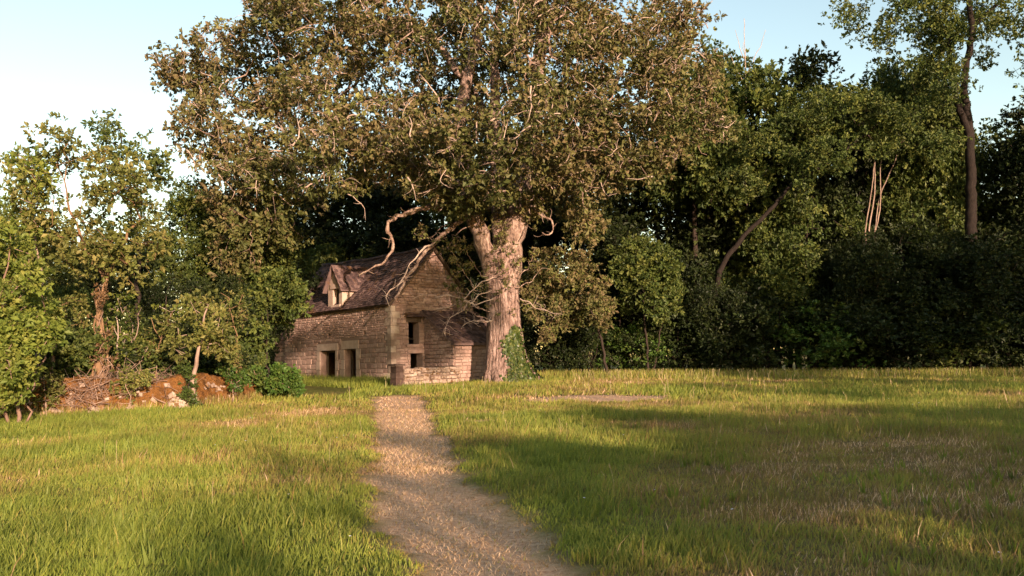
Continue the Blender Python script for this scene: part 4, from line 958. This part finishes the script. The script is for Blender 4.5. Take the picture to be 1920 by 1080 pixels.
px_tree('green_shrub', 'dark green shrub standing behind the bramble at the cottage wall', 'shrub',
        [([(505, 735, 37), (503, 690, 37), (500, 640, 37), (505, 590, 37)], .06, .02), ([(500, 660, 37), (530, 600, 37), (550, 560, 37)], .04, .015)],
        [(450, 560), (490, 512), (540, 505), (565, 540), (572, 580), (545, 598), (515, 612), (500, 640), (490, 690), (460, 690), (440, 640)], 37.5, 1.4, 30, 10, .6, 40, .17, 'wood_leaf', 'dark_bark', .4, 308, names=('stems', 'foliage'))
px_tree('low_branched_tree', 'olive-leaved small tree drooping right of the oak trunk', 'tree',
        [([(1138, 700, 45.5), (1130, 650, 45.5), (1122, 610, 45.5), (1095, 560, 45.2), (1060, 530, 45)], .09, .03), ([(1125, 620, 45.5), (1140, 560, 45.5), (1120, 510, 45.5)], .05, .02), ([(1095, 560, 45.2), (1050, 585, 44.8), (1010, 600, 44.6)], .05, .02)],
        [(985, 520), (1010, 480), (1060, 465), (1120, 490), (1150, 570), (1135, 620), (1090, 605), (1050, 620), (1020, 660), (1010, 640), (1040, 590), (995, 600), (980, 570)], 44.8, 1.6, 46, 10, .7, 44, .17, 'oak_leaf', 'dark_bark', .42, 309)
px_tree('hawthorn_bush', 'rounded mid-green bush standing at the wood edge right of the drooping tree', 'bush',
        [([(1215, 705, 48.5), (1212, 640, 48.5), (1205, 560, 48.5), (1200, 500, 48.5)], .08, .03), ([(1220, 706, 48.5), (1240, 620, 48.5), (1255, 540, 48.5)], .06, .02)],
        [(1150, 470), (1190, 440), (1240, 450), (1280, 480), (1285, 560), (1260, 610), (1200, 600), (1165, 610), (1150, 560)], 48.5, 1.8, 40, 10, .8, 42, .19, 'wood_leaf', 'dark_bark', .5, 310)
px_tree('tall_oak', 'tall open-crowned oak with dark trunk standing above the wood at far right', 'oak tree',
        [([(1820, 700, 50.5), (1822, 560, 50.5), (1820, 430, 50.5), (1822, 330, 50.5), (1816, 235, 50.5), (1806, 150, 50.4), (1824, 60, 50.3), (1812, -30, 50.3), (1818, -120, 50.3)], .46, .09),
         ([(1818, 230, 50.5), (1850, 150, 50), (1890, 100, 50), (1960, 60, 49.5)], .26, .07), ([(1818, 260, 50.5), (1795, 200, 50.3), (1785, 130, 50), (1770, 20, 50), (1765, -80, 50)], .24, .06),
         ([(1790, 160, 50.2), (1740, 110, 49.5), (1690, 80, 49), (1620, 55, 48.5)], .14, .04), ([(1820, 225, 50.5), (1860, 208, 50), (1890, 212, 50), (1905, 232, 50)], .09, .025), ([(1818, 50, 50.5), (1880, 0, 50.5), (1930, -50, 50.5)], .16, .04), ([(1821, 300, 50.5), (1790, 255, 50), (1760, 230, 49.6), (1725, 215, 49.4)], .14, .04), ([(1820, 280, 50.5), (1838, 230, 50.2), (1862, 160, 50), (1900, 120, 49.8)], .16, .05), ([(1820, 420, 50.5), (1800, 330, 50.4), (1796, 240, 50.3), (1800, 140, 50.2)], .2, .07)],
        [(1548, 30), (1570, 5), (1640, 0), (1700, -60), (1800, -200), (1930, -180), (2010, -40), (2020, 120), (1960, 190), (1900, 170), (1860, 120), (1850, 180), (1825, 160), (1810, 260), (1770, 300), (1720, 310), (1690, 260), (1700, 180), (1680, 100), (1640, 85), (1600, 70), (1570, 50)], 50.3, 4.0, 120, 9, 1.0, 54, .19, 'wood_leaf', 'shade_toned_bark', .75, 311, gn=.03)
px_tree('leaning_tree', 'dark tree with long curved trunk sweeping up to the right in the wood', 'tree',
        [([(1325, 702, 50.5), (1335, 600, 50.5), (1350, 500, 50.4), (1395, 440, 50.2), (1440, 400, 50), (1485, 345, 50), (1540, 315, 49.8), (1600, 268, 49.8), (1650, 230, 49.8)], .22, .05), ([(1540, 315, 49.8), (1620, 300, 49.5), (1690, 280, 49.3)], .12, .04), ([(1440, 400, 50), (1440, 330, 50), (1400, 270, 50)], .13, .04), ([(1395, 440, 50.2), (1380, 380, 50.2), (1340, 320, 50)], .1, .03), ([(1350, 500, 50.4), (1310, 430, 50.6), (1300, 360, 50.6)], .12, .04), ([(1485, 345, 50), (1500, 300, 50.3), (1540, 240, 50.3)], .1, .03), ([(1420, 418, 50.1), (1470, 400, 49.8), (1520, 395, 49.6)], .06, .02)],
        [(1340, 330), (1420, 250), (1500, 190), (1560, 150), (1640, 170), (1710, 210), (1740, 270), (1700, 300), (1640, 285), (1560, 330), (1490, 370), (1440, 340), (1390, 400)], 49.8, 2.4, 52, 9, 1.0, 60, .17, 'wood_leaf', 'shade_toned_bark', .65, 312, gn=.06)
px_tree('bare_pale_stems', 'cluster of bare pale stems catching the sun in the dark wood', 'tree',
        [([(1638, 705, 50.8), (1636, 560, 50.8), (1628, 430, 50.6), (1640, 370, 50.6), (1640, 285, 50.6)], .075, .035), ([(1645, 705, 50.8), (1646, 560, 50.6), (1640, 430, 50.5), (1648, 370, 50.5), (1675, 310, 50.5), (1682, 290, 50.5)], .065, .03), ([(1630, 705, 50.8), (1625, 500, 50.6), (1622, 430, 50.5), (1634, 360, 50.4), (1640, 300, 50.4), (1645, 275, 50.4)], .06, .03), ([(1640, 440, 50.5), (1652, 380, 50.4), (1650, 320, 50.4), (1655, 280, 50.4)], .045, .02), ([(1628, 420, 50.6), (1612, 400, 50.5), (1605, 380, 50.5)], .03, .012)],
        [(1590, 230), (1640, 200), (1700, 230), (1700, 280), (1640, 290), (1600, 275)], 51.2, 1.5, 12, 8, .8, 60, .17, 'wood_leaf', 'pale_bark', .55, 313, gn=.012)

for k_, (u_, Y_, tv, lab) in enumerate(((128, 28.5, 570, 'thin bare stem just left of the creeper-clad trunk'), (222, 29.2, 570, 'thin reddish stem just right of the creeper-clad trunk'), (252, 29.5, 590, 'thin leaning stem rising behind the brushwood heap'), (292, 29.8, 600, 'thin pale stem right of the brushwood heap'), (322, 30.4, 585, 'thin stem left of the crooked small tree'), (405, 31.6, 590, 'thin stem right of the crooked small tree'), (438, 32.5, 560, 'grey dead-looking stem at the right end of the mossy wall'), (66, 25.6, 560, 'thin stem inside the right edge of the bright hazel'))):
    px_tree('sapling', lab, 'sapling', [([(u_, 730, Y_), (u_ + 4 - 3 * (k_ % 3), 680, Y_), (u_ - 6 + 5 * (k_ % 4), 620, Y_), (u_ + 10 * ((k_ % 3) - 1), tv, Y_)], .045, .014), ([(u_ + 2, 650, Y_), (u_ + 22 - 14 * (k_ % 3), 610, Y_ - .2), (u_ + 30 - 20 * (k_ % 3), 585, Y_ - .3)], .022, .01), ([(u_ + 6, 732, Y_ - .1), (u_ + 12, 680, Y_ - .1), (u_ + 20 - 9 * (k_ % 4), 630, Y_)], .028, .01)],
            [(u_ - 26, tv - 20), (u_ + 26, tv - 22), (u_ + 34, tv + 50), (u_ + 20, 690), (u_ - 20, 690), (u_ - 32, tv + 40)], Y_, .7, 12, 5, .4, 26, .11, ('olive_leaf', 'hazel_leaf', 'wood_leaf')[k_ % 3], ('red_bark', 'lichen_bark', 'pale_bark')[k_ % 3], .28, 330 + k_, 'thin stems behind the mossy wall')

def spindly():
    rng = np.random.RandomState(91); b = P(1400, 702, 55.5); b[2] = gz(b[0], b[1]); mb = MB()
    def line(pts, r0, r1):
        w = resample([P(u, v, 55.5) for u, v in pts], .5); w[1:] += rng.normal(0, .03, (len(w) - 1, 3)); mb.tube(w - b, np.linspace(r0, r1, len(w)), 5)
    line([(1400, 704), (1402, 500), (1399, 300), (1398, 120), (1396, 80), (1395, 35)], .09, .018)
    for l in ([(1398, 120), (1388, 90), (1379, 55)], [(1399, 140), (1418, 105), (1428, 80), (1436, 55)], [(1398, 108), (1392, 95), (1393, 80)], [(1399, 160), (1375, 120), (1368, 100)]): line(l, .03, .012)
    o = empty('bare_spindly_tree', b); tag(o, 'thin bare leafless twigs poking above the wood right of the great oak crown', 'dead tree'); mobj('stem', mb.mesh('stem', M['lichen_bark'], True), o)
spindly()
# ------------------------------------------------------------------ woodland
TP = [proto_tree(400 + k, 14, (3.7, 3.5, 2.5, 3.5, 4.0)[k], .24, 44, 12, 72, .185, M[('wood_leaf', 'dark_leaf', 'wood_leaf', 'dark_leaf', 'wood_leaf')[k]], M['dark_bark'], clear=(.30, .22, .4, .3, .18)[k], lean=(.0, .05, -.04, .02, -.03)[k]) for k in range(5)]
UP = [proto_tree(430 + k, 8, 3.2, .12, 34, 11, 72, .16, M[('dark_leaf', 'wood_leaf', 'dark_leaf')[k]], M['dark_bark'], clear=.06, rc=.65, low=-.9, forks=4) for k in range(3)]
SP = [proto_shrub(450 + k, 3.0, 1.9, 20, 9, 70, .115, M[('dark_leaf', 'wood_leaf', 'bramble_leaf')[k]], M['dark_bark']) for k in range(3)]
_wr = np.random.RandomState(9)
def tree_at(name, label, u, Y, top, k, protos=TP, h0=14, wide=1.0, group=None, cat='tree'):
    b = P(u, 700, Y); b[2] = gz(b[0], b[1]) - .05; H = P(u, top, Y)[2] - b[2]; s = H / h0
    o = build_tree(name, *protos[k], b, _wr.uniform(0, 6.28), (s * wide, s * wide, s)); tag(o, label, cat, group); return o
G = 'broadleaf trees of the dark wood'
tree_at('wood_tree', 'tall tree showing above the right shoulder of the great oak crown', 1395, 57, 100, 0, wide=0.94, group=G)
tree_at('wood_tree', 'tall tree with lit rounded top between the great oak and the far right oak', 1545, 58, 105, 1, wide=0.88, group=G)
tree_at('wood_tree', 'dark-trunked tree directly right of the great oak crown, trunk showing below it', 1308, 54, 150, 2, wide=0.88, group=G)
tree_at('wood_tree', 'dark tree behind the bare pale stems', 1655, 62, 140, 3, wide=0.94, group=G)
tree_at('wood_tree', 'dark straight-trunked tree just left of the far right oak', 1738, 57, 120, 2, wide=0.75, group=G)
tree_at('wood_tree', 'second dark trunk left of the far right oak', 1768, 58.5, 160, 0, wide=0.62, group=G)
tree_at('wood_tree', 'third dark trunk touching the left side of the far right oak', 1792, 56, 190, 2, wide=0.56, group=G)
tree_at('wood_tree', 'broad dark tree right of the far right oak at the frame edge', 1925, 58, 235, 4, wide=1.00, group=G)
tree_at('wood_tree', 'dark tree leaning in from beyond the right frame edge', 2040, 52, 150, 1, wide=1.00, group=G)
tree_at('wood_tree', 'dark tree in shade behind the drooping tree right of the oak trunk', 1120, 58, 220, 3, wide=1.00, group=G)
tree_at('wood_tree', 'dark tree directly behind the great oak trunk', 985, 62, 260, 1, wide=1.00, group=G)
tree_at('wood_tree', 'dark tree rising behind the cottage gable', 840, 63, 270, 0, wide=1.00, group=G)
tree_at('wood_tree', 'green tree rising behind the middle of the cottage roof', 690, 62, 310, 3, wide=1.06, group=G)
tree_at('wood_tree', 'dark tree rising behind the left end of the cottage roof', 560, 62, 330, 1, wide=1.06, group=G)
tree_at('wood_tree', 'dark tree between the cottage and the airy tree on the left', 440, 46, 345, 4, wide=1.00, group=G)
tree_at('wood_tree', 'mid-green tree below the low left limb of the great oak', 365, 42, 345, 0, wide=0.94, group=G)
tree_at('wood_tree', 'dark tree behind the creeper-clad trunk', 205, 38, 440, 3, wide=1.06, group=G)
tree_at('wood_tree', 'tree behind the bright hazel at the far left', 60, 40, 410, 4, wide=0.88, group=G)
tree_at('wood_tree', 'tree at the left frame edge beyond the bright hazel', -60, 34, 360, 0, wide=0.88, group=G)
G2 = 'understorey trees along the wood edge'
for u, Y, top, k, w, lab in ((1040, 53, 470, 0, 1, 'dark understorey tree in the shade right behind the oak trunk'), (1165, 53, 430, 2, .9, 'dark understorey tree behind the rounded mid-green bush'), (1330, 53, 455, 0, .95, 'dark understorey tree at the foot of the leaning trunk'),
                             (1430, 52.5, 420, 1, .9, 'lit understorey tree under the curve of the leaning trunk'), (1530, 53.5, 340, 1, .8, 'yellow-green understorey tree left of the bare pale stems'), (1590, 51.8, 455, 2, .8, 'dark understorey tree at the left foot of the bare pale stems'), (1640, 49.6, 432, 2, .8, 'dark understorey tree hiding the lower half of the bare pale stems'), (1350, 49.4, 520, 0, .8, 'dark understorey tree hiding the foot of the curved trunk'), (760, 60, 400, 0, 1.2, 'dark understorey tree behind the right end of the cottage ridge'), (1715, 51.5, 390, 0, .95, 'dark understorey tree right of the bare pale stems'),
                             (1820, 49, 430, 2, 1, 'dark understorey tree covering the foot of the far right oak'), (1905, 51, 400, 0, 1, 'dark understorey tree at the right frame edge'), (1690, 55.5, 330, 1, .7, 'sunlit understorey tree behind the bare pale stems'),
                             (1240, 58, 380, 0, 1.1, 'dark understorey tree deep in the wood above the rounded mid-green bush'), (1350, 59, 370, 2, 1.1, 'dark understorey tree deep in the wood behind the leaning trunk'), (1480, 60, 360, 0, 1.1, 'dark understorey tree deep in the wood under the leaning tree crown'), (1880, 56, 430, 1, 1.1, 'dark understorey tree behind the right frame edge shrubs'), (1965, 55, 400, 2, 1.1, 'dark understorey tree half outside the right frame edge'), (1300, 57, 500, 2, 1.0, 'dark understorey tree low in the gap behind the leaning trunk foot'), (1780, 61, 330, 0, 1.2, 'dark understorey tree deep in the wood behind the far right oak'), (640, 58, 440, 1, 1, 'dark understorey tree behind the cottage roof'), (850, 56, 440, 0, 1, 'dark understorey tree between cottage gable and oak trunk'), (420, 37, 520, 2, .9, 'dark understorey tree under the drooping left side of the oak'), (310, 36, 500, 0, .9, 'dark understorey tree right of the creeper-clad trunk'), (140, 33, 520, 1, .8, 'understorey tree left of the creeper-clad trunk'), (560, 53, 480, 0, .9, 'dark understorey tree at the left end of the cottage roof')):
    tree_at('understorey_tree', lab, u, Y, top, k, UP, 8, w, G2)
G3 = 'shrubs at the edges of the meadow'
for i_, (u, Y, top, k, w, lab) in enumerate(((1030, 50, 610, 0, 1.1, 'dark shrub in deep shade close right of the oak trunk'), (1110, 50.5, 600, 0, 1.1, 'dark shrub in deep shade under the drooping tree'), (1190, 51, 600, 2, 1.1, 'dark shrub under the rounded mid-green bush'), (1275, 50.5, 590, 0, 1.2, 'dark shrub between rounded bush and leaning trunk'), (1360, 50, 575, 0, 1.2, 'dark shrub just right of the leaning trunk foot'), (1445, 50.5, 540, 0, 1.2, 'dark shrub left of centre in the right-hand wood edge'),
                       (1530, 50, 560, 2, 1.2, 'dark green shrub below and left of the bare pale stems'), (1615, 49.5, 550, 0, 1.2, 'dark shrub below the bare pale stems'), (1700, 49.5, 560, 0, 1.3, 'dark shrub below and right of the bare pale stems'), (1785, 49, 570, 1, 1.2, 'dark shrub left of the far right oak foot'), (1870, 49, 560, 0, 1.3, 'dark shrub right of the far right oak foot'), (1950, 48.5, 560, 0, 1.3, 'dark shrub at the right frame edge'),
                       (80, 27, 600, 1, 1.0, 'leafy shrub behind the wall beside the bright hazel'), (140, 30, 620, 0, 1, 'shrub behind the brushwood heap'), (235, 30.5, 620, 1, 1.1, 'shrub right of the creeper-clad trunk foot'), (285, 31, 610, 0, 1.1, 'dark shrub behind the right end of the brushwood heap'), (330, 31, 640, 2, 1, 'green shrub left of the crooked small tree'), (405, 32.5, 640, 0, .9, 'dark shrub right of the crooked small tree'), (445, 34, 650, 1, .9, 'shrub behind the right end of the mossy wall'))):
    b = P(u, 700, Y); b[2] = gz(b[0], b[1]) - .05; s = (P(u, top, Y)[2] - b[2]) / 3.0
    tag(plant('shrub', SP[k], b, _wr.uniform(0, 6.28), (s * w, s * w, s)), lab, 'shrub', G3)

def far_wood():
    rng = np.random.RandomState(70); mb = MB(); T = []
    for k in range(210):
        x = rng.uniform(-75, 75); y = rng.uniform(68, 84) + (.0 if abs(x) < 45 else -8)
        uu, _ = project(np.array([[x, y, 5.0]])); top = np.interp(uu[0], [-600, 0, 300, 420, 600, 1000, 1380, 1850, 1925, 2600], [380, 380, 400, 380, 350, 250, 190, 230, 280, 260]) + rng.uniform(0, 60)
        H = P(uu[0], top, y)[2]; z0 = float(gz(x, y))
        mb.tube([(x, y, z0 - .2), (x + rng.normal(0, .3), y, H * .5), (x + rng.normal(0, .6), y, H * .85)], [.22, .16, .06], 5)
        n = 22; d = rng.normal(0, 1, (n, 3)); d /= np.linalg.norm(d, axis=1, keepdims=True); T.append(np.array([x, y, H * .48]) + d * rng.rand(n, 1) ** .4 * [3.6, 3, H * .5])
    T = np.vstack(T)
    V, Q, t = leaves(T, rng, 15, 1.5, .6, out_from=None, ros=5)
    root = empty('far_wood', (0, 74, 0)); tag(root, 'dense dark mass of woodland behind the nearer trees', 'woodland', kind='stuff')
    for nm, me in (('trunks', (mb, 0)), ):
        mb.V = [x - np.array([0, 74, 0]) for x in mb.V]; o = mobj('trunks', mb.mesh('trunks', M['dark_bark'], True), root); o['kind'] = 'stuff'
    o = mobj('foliage', make_mesh('foliage', V - np.array([0, 74, 0]), [Q], t, mat=M['dark_leaf']), root); o['kind'] = 'stuff'
far_wood()

# ------------------------------------------------------------------ trees standing outside the frame, whose shade falls on the meadow
def sun_xy(q, w): return (q * math.cos(SUN_AZ) - w * math.sin(SUN_AZ), q * math.sin(SUN_AZ) + w * math.cos(SUN_AZ))
G4 = 'hedgerow trees outside the frame'
US = proto_tree(475, 8, 3.2, .12, 24, 8, 22, .2, M['wood_leaf'], M['dark_bark'], clear=.06, rc=.55, low=-.9, forks=4)
for q, w, H, k, wd in ((.5, -20, 5.2, 0, .6), (2.6, -20, 7.3, 3, .9), (4.4, -22, 7.0, 3, .7), (6.6, -21, 7.5, 2, .95), (9.2, -20, 7.0, 0, 1.0), (12.1, -20, 8.3, 1, .8), (14.6, -19, 7.2, 0, 1.1), (17.2, -21, 7.4, 2, 1.2), (20, -20, 7.2, 0, 1.2), (23, -20, 6.9, 1, 1.2), (26, -21, 7.0, 2, 1.2), (29.5, -20, 7, 0, 1.1), (33, -20, 7.0, 1, 1.1), (37, -20, 6.8, 2, 1.1), (41.5, -20, 7, 0, 1.1), (46, -20, 7.2, 1, 1.1), (51, -20, 7.2, 2, 1.1)):
    x, y = sun_xy(q, w); s = H / 8
    o = build_tree('hedgerow_tree', *(US if k == 3 else UP[k]), (x, y, float(gz(x, y))), _wr.uniform(0, 6.28), (s * wd, s * wd, s)); tag(o, 'leafy hedgerow tree outside the frame, shading the meadow', 'tree', G4)
HP = [proto_tree(470, 20, 4.0, .3, 44, 11, 34, .34, M['wood_leaf'], M['dark_bark'], clear=.52), proto_tree(471, 15.5, 2.9, .16, 30, 8, 18, .2, M['wood_leaf'], M['dark_bark'], clear=.60, rc=.6)]
G5 = 'tall trees outside the frame'
for q, w, H, k, wd in ((31.5, -24, 14.0, 0, .8), (36.5, -24, 18, 0, 1.0), (41.5, -26, 19.5, 0, 1), (46.5, -24, 20, 0, 1), (51.5, -26, 20, 0, 1), (57, -24, 20, 0, 1.1), (10.2, -20, 17.6, 1, .85), (13.6, -22, 18.4, 1, .8), (15.8, -20, 19.6, 1, .5), (14.9, -25, 20.5, 1, .55), (21.5, -20, 10.0, 1, 1.2), (26.5, -21, 10.6, 1, 1.4), (32, -20, 10.4, 1, 1.5), (38, -20, 10.4, 1, 1.5), (44, -20, 10.2, 1, 1.5)):
    x, y = sun_xy(q, w); s = H / (20, 15.5)[k]
    o = build_tree('tall_hedge_tree', *HP[k], (x, y, float(gz(x, y))), _wr.uniform(0, 6.28), (s * wd, s * wd, s)); tag(o, 'tall bare-stemmed tree outside the frame, shading the wood edge and cottage', 'tree', G5)

# ------------------------------------------------------------------ brushwood heap
def brushwood():
    rng = np.random.RandomState(61); b = ground_hit(230, 778); b[2] = gz(b[0], b[1])
    mb = MB()
    for k in range(800):
        f = rng.rand(); u = 135 + 205 * f; q = np.interp(u, [40, 340], [0, 1])
        g = ground_hit(u, 776 - 14 * f); hgt = (1.05 - .3 * abs(f - .45)) * (1 if rng.rand() < .8 else 1.25)
        c = np.array([g[0] + rng.normal(0, .2), g[1] + rng.uniform(-.75, .1), g[2] + hgt * rng.rand() ** .8])
        d = np.array([rng.normal(0, 1), rng.normal(0, .35), rng.normal(.1, .55)]); d /= np.linalg.norm(d); L = rng.uniform(.4, 1.5); n = 5; p = [c - d * L / 2]
        for _ in range(n): d = d + rng.normal(0, .22, 3); d /= np.linalg.norm(d); p.append(p[-1] + d * L / n)
        p = np.array(p); p[:, 2] = np.maximum(p[:, 2], g[2] + .02)
        r = rng.uniform(.007, .015) if rng.rand() < .94 else .022
        mb.tube(p - b, np.linspace(r, r * .4, n + 1), 3, rng.rand())
    o = empty('brushwood_heap', b); tag(o, 'tangled heap of dry pinkish-brown brushwood lying against the mossy wall', 'brushwood')
    t = mobj('twigs', mb.mesh('twigs', M['twig'], True), o); t['kind'] = 'stuff'
brushwood()

# ------------------------------------------------------------------ grass
def grass():
    rng = np.random.RandomState(3)
    def pts(n, y0, y1, power=1.0):
        Y = y0 + (y1 - y0) * rng.rand(n) ** power; hw = Y * .68 + 2.0; X = rng.uniform(-1, 1, n) * hw
        return X, Y
    VV, QQ, TT, tq, tt, off = [], [], [], [], [], 0
    w0 = MW_BASE[np.argsort(MW_BASE[:, 1])]
    for (n, y0, y1, pw, hs, wd, lod) in ((165000, 4.6, 13, 1.15, .64, .0055, 1), (185000, 12, 26, 1.0, .92, .0105, 0), (128000, 25, 53, 1.0, 1.1, .024, 0)):
        X, Y = pts(n, y0, y1, pw)
        pd = path_d(X, Y); bm = bare_m(X, Y)
        keep = ((pd > -.02) | (rng.rand(n) < .75)) & ((bm < .5) | (rng.rand(n) < .25))
        # not behind the mossy wall, not inside the cottage or trunk
        wx = np.interp(Y, w0[:, 1], w0[:, 0], left=-99, right=-7); keep &= X > wx + .05
        hxl = (X - HC[0]) * hx[0] + (Y - HC[1]) * hx[1]; hyl = (X - HC[0]) * hy[0] + (Y - HC[1]) * hy[1]
        keep &= ~((hxl < .1) & (hxl > -14) & (hyl > -.05)); keep &= ~((hxl > -.2) & (hxl < 2.7) & (hyl > 2) & (hyl < 6))
        X, Y, pd, bm = X[keep], Y[keep], pd[keep], bm[keep]; n = len(X); Z = gz(X, Y)
        inp = ss(.14, -.16, pd); dry = dry_m(X, Y)
        hgt = (.06 + .17 * fbm(X, Y, 1.6, 5) + .07 * (vnoise(X, Y, .35, 2) - .5)) * (.6 + .8 * rng.rand(n)) * hs
        hgt *= 1 - .35 * ss(.35, .9, dry); hgt *= .55 + .9 * vnoise(X, Y, .22, 21); hgt *= .5 + .5 * ss(-.05, .45, pd)
        hgt = hgt * (1 - inp) + inp * (.015 + .04 * rng.rand(n)) * (1 + .6 * (Y > 12)); hgt *= 1 - .75 * bm
        tall = (rng.rand(n) < .008) & (pd > .3); hgt = np.where(tall, hgt * 1.8, hgt)
        a = rng.uniform(0, 2 * math.pi, n); side = np.stack([np.cos(a), np.sin(a), 0 * a], 1) * (wd * (.6 + .8 * rng.rand(n)) * (1 - .25 * inp))[:, None]
        la = rng.uniform(0, 2 * math.pi, n); lm = hgt * (.15 + .55 * rng.rand(n)) * (1 + 1.2 * inp); lean = np.stack([np.cos(la) * lm, np.sin(la) * lm, 0 * la], 1)
        lean[:, 0] += hgt * .12
        B = np.stack([X, Y, Z - .01], 1); up = np.array([0, 0, 1.0])
        tint = np.clip(dry * .75 + rng.normal(0, .16, n) + .12 * (fbm(X, Y, .9, 11) - .5), 0, 1)
        tint = np.where(tall, np.clip(tint + .35, 0, 1), tint)
        tint = tint * (1 - inp) + inp * np.clip(.90 + .12 * rng.normal(0, 1, n) - .5 * (rng.rand(n) < .05), .2, 1); tint = np.where(bm > .4, np.clip(.9 + .1 * rng.normal(0, 1, n), 0, 1), tint)
        if lod:
            Vb = np.stack([B - side, B + side, B + side * .75 + up * (hgt * .55)[:, None] + lean * .35, B - side * .75 + up * (hgt * .55)[:, None] + lean * .35, B + up * hgt[:, None] + lean], 1)
            i = np.arange(n)[:, None] * 5 + off
            QQ.append(i + np.array([0, 1, 2, 3])); TT.append(i + np.array([3, 2, 4])); tq.append(tint); tt.append(tint); off += 5 * n
        else:
            Vb = np.stack([B - side, B + side, B + up * hgt[:, None] + lean], 1); i = np.arange(n)[:, None] * 3 + off; TT.append(i + np.array([0, 1, 2])); tt.append(tint); off += 3 * n
        VV.append(Vb.reshape(-1, 3))
    me = make_mesh('meadow_grass', np.vstack(VV), [np.vstack(QQ), np.vstack(TT)], np.concatenate(tq + tt), mat=M['grass'])
    g = mobj('meadow_grass', me); tag(g, 'green and straw-coloured grass of the meadow with a mown path', 'grass', kind='stuff')
    # tall weeds before the cottage door and along the wood edge, seed stalks in the meadow
    VV, TT, tt, off = [], [], [], 0
    def blades(X, Y, h, wd, tint):
        nonlocal off
        n = len(X); a = rng.uniform(0, 6.28, n); s = np.stack([np.cos(a), np.sin(a), 0 * a], 1) * (wd * (.6 + .8 * rng.rand(n)))[:, None]
        la = rng.uniform(0, 6.28, n); lm = h * (.1 + .4 * rng.rand(n)); B = np.stack([X, Y, gz(X, Y) - .02], 1)
        VV.append(np.stack([B - s, B + s, B + np.stack([np.cos(la) * lm, np.sin(la) * lm, h], 1)], 1).reshape(-1, 3)); TT.append(np.arange(n * 3).reshape(n, 3) + off); off += 3 * n; tt.append(np.clip(tint, 0, 1))
    n = 12000; x = rng.uniform(-13.5, 1.5, n); y = -.1 - 3.6 * rng.rand(n) ** 1.4; w = HC + hx * x[:, None] + hy * y[:, None]
    k = path_d(w[:, 0], w[:, 1]) > .1
    blades(w[k, 0], w[k, 1], (.3 + .42 * rng.rand(n)[k]) * (.6 + .5 * vnoise(w[k, 0], w[k, 1], .8, 3)) * (1.05 - .16 * np.abs(y[k])), .022, rng.normal(.12, .12, n)[k])
    n = 14000; X = rng.uniform(1, 34, n); Y = 46.5 + rng.normal(0, 1.6, n) - .02 * X; blades(X, Y, (.25 + .4 * rng.rand(n)), .026, rng.normal(.35, .2, n))
    n = 1500; X = rng.uniform(-9, 13, n); Y = 5 + 22 * rng.rand(n) ** 1.4; k = (path_d(X, Y) > .25) & (vnoise(X, Y, 1.1, 30) > .52); X, Y = X[k], Y[k]
    for x_, y_ in zip(X, Y):
        q = rng.randint(5, 10); blades(x_ + rng.normal(0, .015, q), y_ + rng.normal(0, .015, q), .10 + .13 * rng.rand(q), .016, np.clip(rng.normal(.04, .06, q), 0, 1))
    n = 2200; u = rng.uniform(-40, 480, n); X = np.interp(u, [-40, 480], [-14, -9.5]); q = rng.randint(0, len(MW_BASE), n); W = MW_BASE[q] + MW_N[q] * rng.uniform(.05, .35, (n, 1)); blades(W[:, 0], W[:, 1], .15 + .3 * rng.rand(n), .016, rng.normal(.6, .2, n))
    o = mobj('tall_weeds', make_mesh('tall_weeds', np.vstack(VV), [np.vstack(TT)], np.concatenate(tt), mat=M['grass'])); tag(o, 'tall rank grass along the cottage wall, stone wall and wood edge', 'weeds', kind='stuff')
    mb = MB()
    n = 420; X = np.concatenate([rng.uniform(3, 33, n), rng.uniform(-7, 14, 110)]); Y = np.concatenate([44.5 + rng.normal(0, 2.2, n), rng.uniform(9, 40, 110)])
    for x, y in zip(X, Y):
        if path_d(np.array(x), np.array(y)) < .2: continue
        h = rng.uniform(.3, .6); z = float(gz(x, y)); d = rng.normal(0, .12, 2); r = .0025 if y < 25 else .006
        mb.tube([(x, y, z), (x + d[0] * h * .4, y + d[1] * h * .4, z + h * .6), (x + d[0] * h, y + d[1] * h, z + h * .85)], [r, r, r], 3, rng.rand(), cap=False)
        mb.tube([(x + d[0] * h, y + d[1] * h, z + h * .82), (x + d[0] * h * 1.1, y + d[1] * h * 1.1, z + h * .9), (x + d[0] * h * 1.2, y + d[1] * h * 1.2, z + h)], [r, r * 3.2, r * .8], 4, rng.rand())
    fm = rough_mat('petal', [(.3, (.45, .45, .62)), (.7, (.75, .72, .7))], 3, bump=0)
    fb = MB()
    for _ in range(45):
        x, y = rng.uniform(-8, 12), 6 + 18 * rng.rand()
        if path_d(np.array(x), np.array(y)) < .3: continue
        z = float(gz(x, y)) + rng.uniform(.09, .16); r = rng.uniform(.008, .013) * (1 + y / 20); t0 = rng.normal(0, .3, 2)
        ring = [(x + r * math.cos(a), y + r * math.sin(a), z + r * .35 + t0[0] * r * math.cos(a)) for a in np.arange(6) * math.pi / 3]
        fb.add([(x, y, z)] + ring, T=[(0, 1 + q, 1 + (q + 1) % 6) for q in range(6)], tint=rng.rand())
    o = mobj('wildflowers', fb.mesh('wildflowers', fm)); tag(o, 'tiny pale wildflowers scattered in the meadow grass', 'wildflowers', kind='stuff')
    o = mobj('seed_stalks', mb.mesh('seed_stalks', M['straw'])); tag(o, 'pale seeding grass stalks standing above the meadow', 'grass stalks', kind='stuff')
grass()
